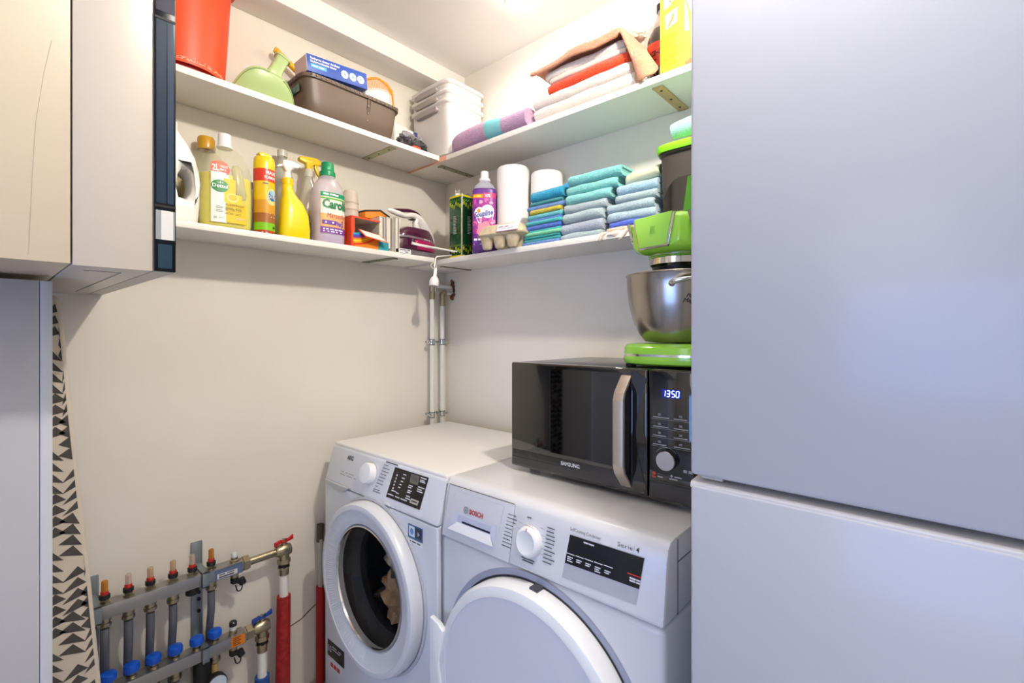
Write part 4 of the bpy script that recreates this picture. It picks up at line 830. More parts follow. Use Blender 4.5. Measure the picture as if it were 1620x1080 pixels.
b = MB(); b.loft([(.048, .1095, .0455, 2.3), (.056, .1075, .0445, 2.3)], P('#7c6a76', .15, coat=.6), 40, cap=False); b.bars(super_front(.108, .0448, 2.3), .02, .050, (.007, .005, .006, .006, .007), .005, P('#c9bcc4', .3), off=.001); b.obj('trim_band', body)
b = MB(); b.tube([(-.122, 0, .142), (-.105, 0, .143), (-.075, 0, .140), (-.035, 0, .138), (.0, 0, .146), (.03, 0, .140), (.060, 0, .115), (.092, 0, .080), (.108, 0, .055)], [.004, .009, .011, .010, .012, .016, .020, .020, .014], IW, 16, smooth=5); b.tube([(.026, 0, .138), (.018, 0, .118), (.026, 0, .095), (.045, 0, .08)], [.014, .012, .014, .02], IW, 14, smooth=4); b.tube([(-.108, 0, .146), (-.06, 0, .153), (-.01, 0, .161), (.03, 0, .154), (.06, 0, .13)], [.005, .0075, .0075, .0085, .006], PU, 12, smooth=5); h_ = b.obj('handle', t)
MB().box((-.012, -.0125, .128), (.008, .0125, .131), BLACK, .001).obj('steam_button', h_)
b = MB(); b.tube([(1.06, 1.44, NL+.044), (1.10, 1.434, NL+.040), (1.16, 1.40, NL+.030), (1.215, 1.36, EL+.022), (1.224, 1.375, EL+.016), (1.185, 1.42, EL+.010), (1.165, 1.428, EL+.004), (1.152, 1.421, 1.478), (1.149, 1.42, 1.462)], .0028, P('#efede8', .4), 8, smooth=6)
b.tube([(1.06, 1.442, NL+.040), (1.12, 1.428, NL+.034), (1.18, 1.39, NL+.026), (1.222, 1.368, EL+.020)], .0026, P('#efede8', .4), 8, smooth=5)
pl = thing('power_cord', 'white iron cord with its plug dangling below the shelf corner', 'cord', (0, 0, 0)); b.obj('cable', pl)
b = MB(); T = Matrix.Translation((1.1485, 1.42, 1.414)) @ Matrix.Rotation(math.radians(8), 4, 'Y'); b.lathe([(.0175, -.020), (.0185, -.016), (.0185, -.002), (.014, .010), (.0075, .016), (.006, .045), (.004, .048)], P('#f1f0ee', .35), T=T, seg=12); b.lathe([(.0165, -.019), (.0160, -.0205), (.0005, -.0205)], P('#a8a6a2', .5), T=T, seg=20); plug = b.obj('plug', pl)
for s_ in (-1, 1): b = MB(); b.lathe([(.0024, -.040), (.0024, -.020)], CHROME, (s_*.0095, 0, 0), 10, T=T); b.obj('prong', plug)
b = MB(); b.tube([(1.1485+.014*math.cos(a*PI/8), 1.423, 1.470+.011*math.sin(a*PI/8)) for a in range(16)], .0016, P('#e2d9b8', .5), 6, closed=True); b.obj('cord_ring', pl)

# ================================================================ lower right shelf (local x = -world y, front = -x)
def east(name, label, cat, x, y, z=EL, group=None, r=0): return thing(name, label, cat, (x, y, z), -90+r, group)
t = east('oil_tin', 'green olive oil tin with yellow bands and olive branches, vertical silver seam', 'tin', 1.246, 1.370)
t.scale = (.76, .76, .945)
GT = P('#0e4a2a', .2, .2, coat=.5); YT = P('#e8d80f', .3)
b = MB(); b.box((-.048, -.048, 0), (.048, .048, .252), GT, .006, 3); b.box((-.0485, -.0485, .0), (.0485, .0485, .015), YT, .006, 2); b.box((-.0485, -.0485, .238), (.0485, .0485, .252), YT, .006, 2); tin = b.obj('body', t)
b = MB(); b.tube([(.0475, -.0475, .003), (.0475, -.0475, .250)], .0042, P('#cfc4ae', .25, .8), 10); b.obj('seam', t)
b = MB()
for T in (FRONT(-.0486), frame((.0486, 0, 0), (0, 1, 0), (0, 0, 1))):
    for z0, s_ in ((.045, 1), (.225, -1)):
        for k in range(6):
            u = -.036+k*.0145; b.disc(T, u, z0-.008-.006*((k*7) % 3), .0052, .0085, P('#c9cf1c', .4), .0012, 12, 1); b.disc(T, u+.003, z0-.010-.006*((k*7) % 3), .0022, .005, P('#8aa01a', .4), .0015, 8, 1)
            b.poly(T, [(u-.010, z0), (u, z0+.006), (u+.010, z0+.012), (u, z0+.001)], P('#6f9a2c', .4), .0010)
    for k in range(12): b.bars(T, -.012+.0, .165-k*.0062, (random.uniform(.016, .026),), .0022, P('#cfd8c8', .5), off=.0012)
b.obj('print', tin)
b = MB(); b.lathe([(.013, .252), (.013, .264), (.011, .267), (.0005, .267)], P('#f0efe9', .4), (-.018, -.018, 0), 20); b.tube([(-.03, -.018, .266), (-.034, -.018, .282), (-.018, -.018, .272), (-.006, -.016, .280), (-.004, -.018, .268)], .0012, P('#f0efe9', .4), 6, smooth=4); b.tube([(.01, .01, .252), (.02, .01, .262), (.035, .01, .262), (.045, .01, .252)], .0012, ZINC, 6, smooth=4); b.obj('spout_cap', t)
t = east('oil_tin', 'second oil tin, a narrow orange and olive strip behind the fabric softener', 'tin', 1.330, 1.275, r=0)
b = MB(); b.box((-.04, -.035, 0), (.04, .035, .23), P('#8a8f5c', .35, coat=.3), .004); T = FRONT(-.035); b.rect(T, -.04, .0, .04, .05, P('#3a4a24', .4), .0006); b.rect(T, -.04, .05, .04, .065, P('#d9a424', .4), .0006); b.rect(T, -.03, .08, .03, .15, P('#c9c6a0', .4), .0006); b.obj('body', t)
t = east('softener_bottle', 'purple and pink flowered fabric softener bottle with white cap', 'bottle', 1.224, 1.228, r=42)
t.scale = (.87, .87, 1)
bottle(t, [(0, .046, .030, 3.6), (.004, .050, .034, 3.6), (.225, .049, .034, 3.6), (.243, .040, .029, 3), (.255, .026, .024, 2.2), (.262, .021, .021, 2)], P('#5a2a7c', .3, coat=.3))
b = MB(); b.loft([(.232, .0465, .0325, 3.4), (.245, .040, .029, 3), (.256, .0255, .0235, 2.2), (.264, .0225, .0225, 2)], frosted('#d4d4dc', .4), 30); b.obj('neck', t)
b = MB(); b.lathe([(.0235, .262), (.0238, .266), (.0225, .272), (.0175, .275), (.0165, .296), (.015, .298), (.0005, .2985)], P('#f4f4f6', .35), seg=26); b.obj('cap', t)
mp = super_front(.0505, .0345, 3.6); b = MB(); b.rect(mp, -.047, .012, .047, .225, P('#6a2f92', .35), .0006, 14, 2); b.rect(mp, -.047, .070, .047, .200, P('#9a3a9a', .35), .0009, 14, 2)
for k in range(46): b.disc(mp, rnd.uniform(-.040, .040), rnd.uniform(.07, .195), rnd.uniform(.004, .011), rnd.uniform(.004, .010), P(rnd.choice(['#d8489c', '#c02c86', '#7a2c9a', '#e070b0', '#f09ac0']), .4), .0011+.0001*(k % 5), 10, 1)
b.disc(mp, -.018, .143, .022, .020, WT, .0018, 20, 2); b.disc(mp, .014, .148, .027, .024, WT, .0018, 20, 2); b.poly(mp, [(-.036, .132), (.040, .140), (.034, .118), (.006, .092), (-.02, .100)], WT, .00185); b.disc(mp, -.022, .150, .007, .008, P('#f0a030', .4), .0021, 12, 1)
for k in range(6): a = 2*PI*k/6+.3; b.disc(mp, .002+.018*math.cos(a), .082+.018*math.sin(a), .015, .014, P('#f28ca4', .4), .0023, 14, 1)
b.disc(mp, .0, .082, .006, .006, P('#d8284a', .4), .0026, 12, 1)
b.text(mp, 'Soupline', -.040, .125, .019, P('#2b3f9a', .4), w=.078, shear=.35, bold=.03, off=.0028, rot=.16)
b.rect(mp, -.047, .196, -.004, .210, P('#f0901c', .4), .0013, 6); b.bars(mp, -.042, .200, (.008, .02), .005, P('#f7e03c', .4), off=.002); b.rect(mp, -.004, .196, .047, .214, P('#e23c7c', .4), .0013, 6); b.text(mp, '30%', .002, .199, .010, WT, w=.024, off=.002, bold=.02)
b.bars(mp, -.042, .045, (.014, .01), .007, WT, off=.0016); b.bars(mp, -.042, .030, (.03, .02), .004, P('#c9b4dc', .4), off=.0016); b.obj('label_sheet', t)
def roll(label, x, y, h, r, s):
    t = east('kitchen_roll', label, 'paper roll', x, y, group='white kitchen rolls')
    b = MB(); b.lathe([(r-.004, 0), (r, .004), (r, h-.006), (r-.003, h), (.022, h), (.020, h-.004), (.020, .0)], P('#f3f0ec', .9, spec=.1, bump=.5, bscale=160, bdist=.0012), seg=48, cap=False); b.obj('paper', t)
    MB().lathe([(.0198, .002), (.0198, h-.003)], CARD, seg=24, cap=False).obj('core', t)
roll('front kitchen roll behind the egg carton', 1.290, 1.148, .306, .0585, 1); roll('rear kitchen roll, right behind the front one', 1.332, 1.028, .272, .0555, 2)
t = east('egg_carton', 'grey cardboard egg carton lying at the shelf edge before the kitchen roll', 'egg carton', 1.186, 1.098, EL, r=8)
t.scale = (1, .78, 1)
EG = P('#cfc0a4', .95, spec=.1, bump=.6, bscale=90, bdist=.002, var='#c2b192', vscale=50)
b = MB()
for i in range(3):
    for j in range(2):
        if (i, j) in ((0, 1),): continue
        b.loft([(0, .014, .012, 2.4, -.056+i*.052, -.022+j*.040), (.004, .0175, .0155, 2.4, -.056+i*.052, -.022+j*.040), (.022, .022, .019, 2.2, -.056+i*.052, -.022+j*.040), (.042, .028, .024, 2.6, -.054+i*.052, -.022+j*.040)], EG, 18)
b.loft([(.034, .070, .034, 5), (.043, .092, .052, 5), (.047, .094, .054, 5)], EG, 36); b.obj('tray', t)
b = MB(); b.loft([(.0465, .092, .052, 5), (.052, .090, .050, 5), (.074, .078, .040, 4), (.078, .072, .036, 4)], EG, 36); b.obj('lid', t)
b = MB(); T = frame((.035, -.0545, .050), (1, .0, 0), (0, .4, 1)); b.rect(T, -.035, -.001, .050, .024, P('#e6e4ea', .5), .0012); b.rect(T, -.035, -.002, .050, .0, P('#b04a7a', .5), .0016); b.bars(T, -.03, .014, (.02, .014), .003, G3); b.bars(T, -.03, .008, (.03, .02), .002, TXTG); b.obj('label_sheet', t)

# folded textiles
def towel(name, label, x, y0, y1, z0, h, k, m, depth=.17, front=None, seed=0, wav=.003, group=None, skew=0, rise=0, cat='towel', end=0):
    """folded cloth on an east shelf: spans world y0 (left) to y1 (right); fold faces the room"""
    w_ = (y0-y1); t_ = h/(2*k); NX = 16; yf = x; vs = []; fs = []
    b = MB()
    for j in range(k):
        R = h/2-j*t_; q = 0.90; n = 8; path = []
        Ri = max(R-t_*q, .0006)
        outer = [(depth, R)]+[(depth*.66, R), (depth*.33, R)]+[(h/2-R*math.sin(PI*i/n)*1.0, R*math.cos(PI*i/n)) for i in range(n+1)]+[(depth*.33, -R), (depth*.66, -R), (depth, -R)]
        inn = [(depth, Ri)]+[(depth*.66, Ri), (depth*.33, Ri)]+[(h/2-Ri*math.sin(PI*i/n), Ri*math.cos(PI*i/n)) for i in range(n+1)]+[(depth*.33, -Ri), (depth*.66, -Ri), (depth, -Ri)]
        lp = outer+inn[::-1]; L_ = len(lp); base = []
        sh = (j*.006)*(1 if k > 1 else 0)
        for i in range(NX+1):
            u = i/NX
            xx = -w_/2+w_*u; e_ = 0
            if i == 0: xx += .002+sh
            if i == NX: xx -= .002+sh*.6
            for (d, z) in lp:
                nz = noise.noise(Vector((xx*16+seed*3.7, d*14, seed)))
                ny = noise.noise(Vector((xx*11+seed*2.3, seed*1.9, 4)))
                z_ = z+wav*nz*(1 if z > 0 else .4)+rise*u+ h/2
                r_ = .93 if i in (0, NX) else 1
                base.append((xx+.002*noise.noise(Vector((z*60, seed, i))), d+wav*1.5*ny+skew*(u-.5)+(.004 if i in (0, NX) else 0), z_ if r_ == 1 else (z_-h/2)*.96+h/2))
        F = []
        for i in range(NX):
            for a in range(L_):
                a2 = (a+1) % L_; F.append((i*L_+a, i*L_+a2, (i+1)*L_+a2, (i+1)*L_+a))
        half = len(outer)
        for i, rev in ((0, False), (NX, True)):
            for a in range(half-1):
                q4 = (i*L_+a, i*L_+a+1, i*L_+L_-2-a, i*L_+L_-1-a); F.append(q4 if rev else q4[::-1])
        b.add(base, F, m)
    return solo(b, name, label, cat, (x, (y0+y1)/2, z0), -90, group, sharp=60)
# left stack of thin cloths
z = EL+.0005
G1_ = 'thin cloths in the left pile'
L_ = [('#5f86c8', '#7aa0d8', .0105, 'blue dishcloth, lowest of the left pile on the lower shelf', 1.030, .876), ('#2fa3a0', '#48b8b0', .0110, 'teal cloth, second from the bottom of the left pile', 1.032, .875), ('#2b9c94', '#3cb0a4', .0085, 'dark teal cloth, third from the bottom of the left pile', 1.028, .878), ('#8fe0b0', '#7bd4a4', .0115, 'mint green cloth near the bottom of the left pile', 1.025, .872), ('#4cc0c0', '#5cccc8', .0085, 'turquoise cloth above the mint green one in the left pile', 1.024, .874), ('#4a6cc8', '#5f7fd4', .0150, 'royal blue folded cloth in the middle of the left pile', 1.023, .873), ('#3fb0b4', '#58c0c0', .0130, 'sea green folded cloth in the middle of the left pile', 1.020, .874), ('#5a7cd0', '#7090dc', .0075, 'thin violet blue cloth in the left pile', 1.014, .876), ('#62bcc4', '#7accd0', .0150, 'light teal folded cloth below the yellow one', 1.018, .874), ('#d6cf52', '#c8a83c', .0150, 'yellow patterned cloth in the left pile', 1.006, .878), ('#7fa4e0', '#5f86cc', .0155, 'light blue folded cloth above the yellow one, jutting out', 1.024, .872), ('#3a8e92', '#4aa0a0', .0100, 'thin dark teal cloth below the bright blue towel', 1.010, .876)]
for i, (a, c_, h_, lb, y0, y1) in enumerate(L_):
    towel('folded_cloth', lb, 1.196+.004*((i*5) % 3)+.001*i, y0, y1, z, h_, 1, terry(a, c_), seed=i+1, wav=.0012, group=G1_, depth=.165, cat='cloth'); z += h_
towel('folded_towel', 'thick bright turquoise blue towel topping the left pile', 1.207, 1.006, .874, z, .034, 1, terry('#1f96c0', '#35a8cc'), seed=31, wav=.004, depth=.16, rise=.004)
b = MB(); b.tube([(-.028, 0, 0), (0, 0, .006), (.022, 0, .010)], [.014, .019, .015], terry('#2a9cd4', '#3fb0dc'), 14, smooth=4); solo(b, 'rolled_cloth', 'small rolled bright blue cloth on top of the left pile, at the back', 'cloth', (1.30, .915, z+.045), -90)
# middle stack
z = EL+.0005
M_ = [('#b8c8cc', '#a9bcc2', .018, 1, 'flat grey blue towel, lowest of the middle pile', .876, .728), ('#b6c0cc', '#a8b4c2', .034, 1, 'thick grey towel, second from the bottom of the middle pile', .876, .726), ('#b2c2c6', '#a4b6bc', .030, 1, 'grey blue towel in the middle of the middle pile', .868, .724), ('#b8c6ca', '#aabac0', .027, 1, 'pale grey towel below the aqua towels', .868, .715), ('#7fcac8', '#93d6d2', .028, 2, 'aqua towel, lowest of the three aqua towels', .862, .700), ('#7ccac8', '#96dad4', .029, 2, 'aqua towel, middle one of the three aqua towels', .860, .682), ('#74c4c6', '#8cd4d0', .030, 2, 'aqua towel topping the middle pile', .852, .668)]
for i, (a, c_, h_, k, lb, y0, y1) in enumerate(M_):
    towel('folded_towel', lb, 1.196+.003*(i % 2)+.001*i, y0, y1, z, h_, k, terry(a, c_), seed=i+41, wav=.0045, depth=.175, group='towels in the middle pile'); z += h_*.985
# right stack
b = MB(); NX, NY = 60, 8; vs = []
for i in range(NX+1):
    for j in range(NY+1):
        u, v = i/NX, j/NY; x = -.115+.23*u
        if j < 5: d = .15-.155*(v*8/5*1.0); d = .14-(.148)*j/4 if j <= 4 else 0; zz = .0015+.002*noise.noise(Vector((x*40, d*20, 0)))
        else: d = -.009-.004*math.sin(x*160+j); zz = -(j-4)*.0045*(1+.5*math.sin(x*95))
        vs.append((x, d, zz+.002))
fs = [(i*(NY+1)+j, (i+1)*(NY+1)+j, (i+1)*(NY+1)+j+1, i*(NY+1)+j+1) for i in range(NX) for j in range(NY)]
b.add(vs, fs, P('#e6d2c0', .9, spec=.1)); o = solo(b, 'frilled_cloth', 'cream cloth with frilled edge hanging over the shelf under the right pile', 'cloth', (1.198, .615, EL), -90, sharp=70)
md = o.modifiers.new('s', 'SOLIDIFY'); md.thickness = .0016; md.offset = 1
z = EL+.0055
R3 = [('#e8d4c4', '#dcc4b0', .010, 1, 'cream folded cloth under the blue towel, right pile', .716, .566), ('#4a62d0', '#5c74dc', .017, 1, 'cobalt blue ribbed towel low in the right pile', .712, .562), ('#a9c4d0', '#b8d0da', .026, 1, 'mottled pale blue towel above the cobalt one', .716, .566), ('#a4bcc6', '#b8ccd4', .026, 2, 'grey blue towel in the middle of the right pile', .720, .570), ('#b4c8cc', '#a6bcc2', .022, 1, 'pale grey towel in the right pile below the light blue one', .692, .563), ('#9cc0d8', '#b0cee0', .030, 1, 'light blue towel near the top of the right pile', .688, .562)]
for i, (a, c_, h_, k, lb, y0, y1) in enumerate(R3):
    towel('folded_towel', lb, 1.203+.003*(i % 2), y0, y1, z, h_, k, terry(a, c_), seed=i+61, wav=.004, depth=.165, group='towels in the right pile'); z += h_*.98
towel('crumpled_cloth', 'loosely folded cream green cloth topping the right pile', 1.218, .668, .562, z-.001, .030, 3, P('#d8d8b8', .9, spec=.1), seed=77, wav=.008, depth=.14, rise=.014, cat='cloth')
# dark green lidded bin
t = east('food_container', 'dark container with perforated lime green lid at the shelf end', 'container', 1.262, .487, EL)
BK = P('#4a4542', .35, .3, coat=.2); LM = P('#8cf01e', .35, coat=.2)
b = MB(); out = [(-.066, .0), (.074, .0), (.078, .19), (-.071, .19)]
b.loft([(0, .064, .058, 5), (.03, .0655, .060, 5), (.185, .0705, .064, 5)], BK, 40); b.obj('body', t)
b = MB(); T = FRONT(-.0655); b.poly(T, [(-.054, .030), (-.050, .022), (.06, .022), (.06, .115), (-.010, .115), (-.026, .108), (-.040, .092), (-.052, .066)], P('#0c0c0c', .08, coat=1), .0012); b.poly(T, [(.0, .024), (.06, .024), (.06, .112), (.012, .112)], P('#2f6a0c', .2, coat=.5), .0016); b.obj('viewing_window', t)
b = MB(); b.loft([(.178, .0715, .065, 5), (.182, .0750, .069, 5), (.188, .0755, .069, 5)], P('#1b1a18', .4), 40); b.obj('rim', t)
b = MB(); b.loft([(.188, .078, .072, 5), (.192, .080, .074, 5), (.203, .080, .074, 5), (.207, .077, .071, 5)], LM, 44); TT = Matrix.Translation((0, 0, .206)) @ Matrix.Rotation(math.radians(12), 4, 'X'); b.box((-.070, -.066, -.004), (.07, .06, .010), LM, .005, 3, T=TT)
for i in range(11):
    for j in range(9): b.lathe([(.002, .0102), (.0018, .0108)], P('#5cb010', .5), (-.055+i*.011, -.052+j*.012, 0), 6, T=TT)
b.obj('lid', t)
b = MB(); b.tube([(-.045, 0, 0), (0, 0, .004), (.06, 0, .004)], [.020, .024, .024], terry('#a4ccd4', '#b8dae0'), 16, smooth=4); solo(b, 'rolled_cloth', 'light blue rolled cloth lying on the lime green lid', 'cloth', (1.262, .497, EL+.262), -90)

# ================================================================ upper left shelf
t = thing('bucket', 'orange red plastic bucket on the upper shelf', 'bucket', (.372, 1.540, NU))
RB = P('#e84c1a', .45, bump=.15, bscale=60); 
b = MB(); b.lathe([(.086, .018), (.0875, .018), (.100, .012), (.101, .02), (.107, .10), (.1125, .20), (.119, .31)], RB, seg=56, cap=False)
b.lathe([(.0865, .0), (.088, .03)], P('#a01010', .5), seg=48); b.obj('body', t)
b = MB()
for k in range(420):
    a = rnd.uniform(0, 2*PI); z = .018+abs(rnd.gauss(0, .0045)); r = .1015+(z-.02)*.075
    b.disc(lambda v, a=a, r=r: Vector((r*math.cos(a+v.x/r), r*math.sin(a+v.x/r), v.y)), 0, z, rnd.uniform(.0006, .0028), rnd.uniform(.0005, .0014), P('#f0c0a4', .9), 0, 6, 1)
b.obj('scuff_marks', t)
b = MB(); b.lathe([(.119, .305), (.124, .306), (.126, .312), (.124, .318), (.118, .317)], RB, seg=56, cap=False); b.obj('rim', t)
b = MB(); b.box((.112, -.02, .285), (.130, .012, .302), RB, .004); b.obj('handle_lug', t)
# green scoop
t = thing('plastic_scoop', 'sage green plastic scoop with raised hollow handle on the upper shelf', 'scoop', (.566, 1.515, NU))
SGm = P('#b3c98a', .35, coat=.2); SGd = P('#7f955c', .4)
NXs, NYs = 40, 14; vs = []; fs = []
for i in range(NXs+1):                 # rounded bowl wall toward the room, open to the wall behind
    u = -1+2*i/NXs
    topz = max(.071*(1-abs(u)**3.2)*(1-.16*u), .004)
    for j in range(NYs+1):
        v = j/NYs; vs.append((.091*u, -.074*math.sqrt(max(0, 1-abs(u)**2.4))*(.62+.38*math.sin(v*PI/2)), topz*v+.001))
for i in range(NXs):
    for j in range(NYs): a = i*(NYs+1)+j; fs.append((a, a+NYs+1, a+NYs+2, a+1))
b = MB(); b.add(vs, fs, SGm); o = b.obj('bowl', t, sharp=80); md = o.modifiers.new('s', 'SOLIDIFY'); md.thickness = .0028; md.offset = 1
tp = [Vector(vs[i*(NYs+1)+NYs]) for i in range(NXs+1)]
b = MB(); b.tube([p+Vector((0, 0, .001)) for p in tp[:21]], .0032, SGm, 8); b.tube([p+Vector((0, 0, .001)) for p in tp[27:]], .0032, SGm, 8); b.tube([p+Vector((0, -.003, -.0035)) for p in tp[:20]], .0012, SGd, 6); b.tube([p+Vector((0, -.003, -.0035)) for p in tp[28:]], .0016, SGd, 6); b.obj('rim', t)
b = MB(); path = [((.004, -.036, .030), .040, .010), ((.010, -.050, .062), .026, .017), ((.022, -.052, .092), .0185, .018), ((.036, -.046, .120), .0180, .017), ((.046, -.040, .140), .0190, .016)]
hv = []; hf = []; n = 20
ax = Vector((.35, 0, .94)).normalized(); sd = Vector((.94, 0, -.35)).normalized()
for (c_, a_, b_) in path:
    for k in range(n):
        q = 2*PI*k/n; ca, sa = math.cos(q), math.sin(q); hv.append(Vector(c_)+sd*a_*math.copysign(abs(ca)**.55, ca)+Vector((0, 1, 0))*b_*math.copysign(abs(sa)**.55, sa))
for i in range(len(path)-1):
    for k in range(n): k2 = (k+1) % n; hf.append((i*n+k, i*n+k2, (i+1)*n+k2, (i+1)*n+k))
b.add(hv, hf, SGm); o = b.obj('handle', t, sharp=50)
b = MB()
for off, sc_, m in ((0, 1.0, SGm), (.0035, 1.10, SGm), (.0045, 1.0, SGm)):
    pass
cc = Vector(path[-1][0]); rg = []
for off, sc_ in ((-.002, 1.02), (-.001, 1.16), (.004, 1.16), (.006, 1.05)):
    for k in range(n):
        q = 2*PI*k/n; ca, sa = math.cos(q), math.sin(q); rg.append(cc+ax*off+sd*.0190*sc_*math.copysign(abs(ca)**.55, ca)+Vector((0, 1, 0))*.016*sc_*math.copysign(abs(sa)**.55, sa))
b.add(rg, [(i*n+k, i*n+(k+1) % n, (i+1)*n+(k+1) % n, (i+1)*n+k) for i in range(3) for k in range(n)]+[tuple(range(3*n, 4*n))], SGm); b.obj('handle_cap', t)
Tn = frame(cc-ax*.013+Vector((.004, -.0168, 0)), sd, ax); b = MB(); b.disc(Tn, 0, 0, .0055, .003, BLACK, .0006, 14, 1); b.obj('hanging_hole', t)
b = MB(); b.tube([(.640, 1.600, 2.130), (.646, 1.600, 2.128), (.660, 1.600, 2.120), (.705, 1.600, 2.094), (.75, 1.600, 2.066)], [.006, .0115, .010, .010, .010], P('#f4b80e', .3, coat=.3), 14, smooth=4); b.tube([(.640, 1.600, 2.131), (.643, 1.600, 2.130)], .0095, P('#f4b80e', .3), 12)
solo(b, 'brush_handle', 'bright yellow stick handle poking up behind the green scoop', 'handle')
b = MB(); b.tube([(.622, 1.575, 2.0), (.640, 1.575, 1.996), (.680, 1.57, 1.984), (.71, 1.57, 1.972)], [.004, .008, .010, .010], P('#26262a', .5, bump=.4, bscale=150), 12, smooth=3); solo(b, 'brush_handle', 'black ribbed grip between the green scoop and the brown basket', 'handle')
b = MB(); b.prism([(-.04, 0), (.04, 0), (.055, .075), (-.02, .10)], -.01, .01, frosted('#e6e2e4', .4), bev=.002); solo(b, 'plastic_bag', 'clear white plastic packet behind the basket corner', 'bag', (.715, 1.622, NU))
# basket
t = thing('storage_basket', 'dark brown plastic basket with studded rim on the upper shelf', 'basket', (.834, 1.525, NU))
t.scale = (.93, 1, .765)
BR = P('#6a584a', .42, bump=.25, bscale=220, bdist=.0005)
b = MB(); b.loft([(0.002, .148, .070, 7), (.004, .160, .078, 7), (.016, .168, .083, 7), (.06, .174, .087, 7), (.140, .184, .092, 7)], BR, 60); b.loft([(.1395, .176, .085, 7), (.1392, .02, .02, 3)], P('#3c322b', .7), 60, cap=True); bb = b.obj('body', t)
b = MB(); b.loft([(.134, .1855, .0935, 7), (.136, .190, .098, 7), (.149, .191, .099, 7), (.151, .186, .094, 7)], BR, 60); ST = P('#b9a898', .5)
for k in range(20): x = -.165+k*.0174; b.box((x-.0028, -.1000, .1395), (x+.0028, -.0975, .1455), P('#54463b', .5), .0008); b.box((x-.001, -.1006, .1420), (x+.0012, -.0998, .1445), ST)
for k in range(6): y = -.072+k*.027; b.box((-.1925, y-.0028, .1395), (-.189, y+.0028, .1455), P('#54463b', .5), .0008); b.box((-.1932, y-.001, .142), (-.1925, y+.001, .1445), ST)
b.obj('rim', t)
b = MB(); Tq = FRONT(-.0935); b.prism([(-.0885, .006), (-.0925, .137)], 0, 0, BR) if False else None
for s_, w_ in ((.048, .009), (.0565, .0022)):
    b.add([(s_-w_/2, -.0808, .012), (s_+w_/2, -.0808, .012), (s_+w_/2, -.0950, .136), (s_-w_/2, -.0950, .136), (s_-w_/2, -.076, .012), (s_+w_/2, -.076, .012), (s_+w_/2, -.088, .136), (s_-w_/2, -.088, .136)], [(0, 1, 2, 3), (0, 3, 7, 4), (1, 5, 6, 2)], P('#5c4c40', .45))
for k, zz in enumerate((.045, .075, .105)): yy = -.0808-.0142*(zz-.012)/.124; b.box((.0455, yy-.0018, zz-.004), (.0500, yy, zz+.004), P('#54463b', .5)); b.box((.0468, yy-.0026, zz-.0015), (.049, yy-.0015, zz+.002), P('#e2d6c8', .5))
b.obj('strap', t)
b = MB(); T = frame((-.1795, 0, .0), (.0, -1, 0), (0, 0, 1)); b.rect(T, -.03, .088, .05, .118, P('#12807c', .3), .003, 1); b.rect(T, .0, .088, .004, .118, P('#0a4a48', .3), .0035); b.rect(T, .024, .088, .028, .118, P('#0a4a48', .3), .0035); b.obj('handle_opening', t, label='side opening with teal wrapping showing')
# blue box leaning in basket
t = thing('dosing_bag_box', 'blue cardboard box with white lettering and three white circles, in the basket', 'box', (.780, 1.447, NU+.134), 0)
Tb = Matrix.Rotation(math.radians(-5.0), 4, 'Y')
b = MB(); b.box((-.102, 0, 0), (.104, .085, .052), P('#2e56b4', .4), .0008, T=Tb); b.box((-.1035, .002, .002), (-.1015, .083, .050), P('#e4dfe4', .5), T=Tb); b.obj('carton', t)
T = Tb @ FRONT(0); b = MB(); b.text(T, 'Recharges doseur vloeibaar', -.092, .0385, .0072, WT, w=.098, bold=.03); b.text(T, 'Recharges dosettes doseur', -.092, .029, .0072, WT, w=.086, bold=.03); b.rect(T, -.092, .0135, -.040, .0255, P('#5cb8f0', .4), .0008); b.bars(T, -.088, .017, (.018, .018), .004, WT, gap=.2)
for k in range(3): b.disc(T, .022+k*.029, .0245, .0125, .0125, WT, .0009, 28, 1); b.disc(T, .022+k*.029, .0245, .0045, .0045, P('#8ab0d8', .4), .0013, 8, 1); b.ringd(T, .022+k*.029, .0245, .006, .0066, P('#8ab0d8', .4), .0013, 16)
b.obj('print', t)
# mesh bag + white block
t = thing('mesh_net', 'orange plastic net draped over a white block in the basket', 'net', (.962, 1.515, NU+.112), 0)
ON = P('#f0981c', .5); b = MB()
def netp(u, v):   # u across, v down
    x = -.052+.118*u; z = .096+.030*math.sin(PI*min(u*1.0, 1)*.62)-.060*v-(.0 if u < .8 else (u-.8)*.10); y = -.012-.016*v+.014*u
    return (x, y, z)
for i in range(18): b.tube([netp(i/17, j/6*.55) for j in range(7)], .0007, ON, 4)
for j in range(9): b.tube([netp(i/17, j/8*.55) for i in range(18)], .0007, ON, 4)
b.tube([netp(1, .0), (.068, -.004, .05), (.072, -.012, .01)], .0035, ON, 6, smooth=3); b.tube([netp(0, .0), netp(.5, -.05), netp(1, 0)], .004, ON, 6, smooth=4); b.obj('netting', t)
b = MB().box((-.046, -.006, 0), (.054, .035, .090), P('#ecebea', .6), .006, 2); solo(b, 'foam_block', 'white block under the orange net in the basket', 'block', (.962, 1.520, NU+.112))
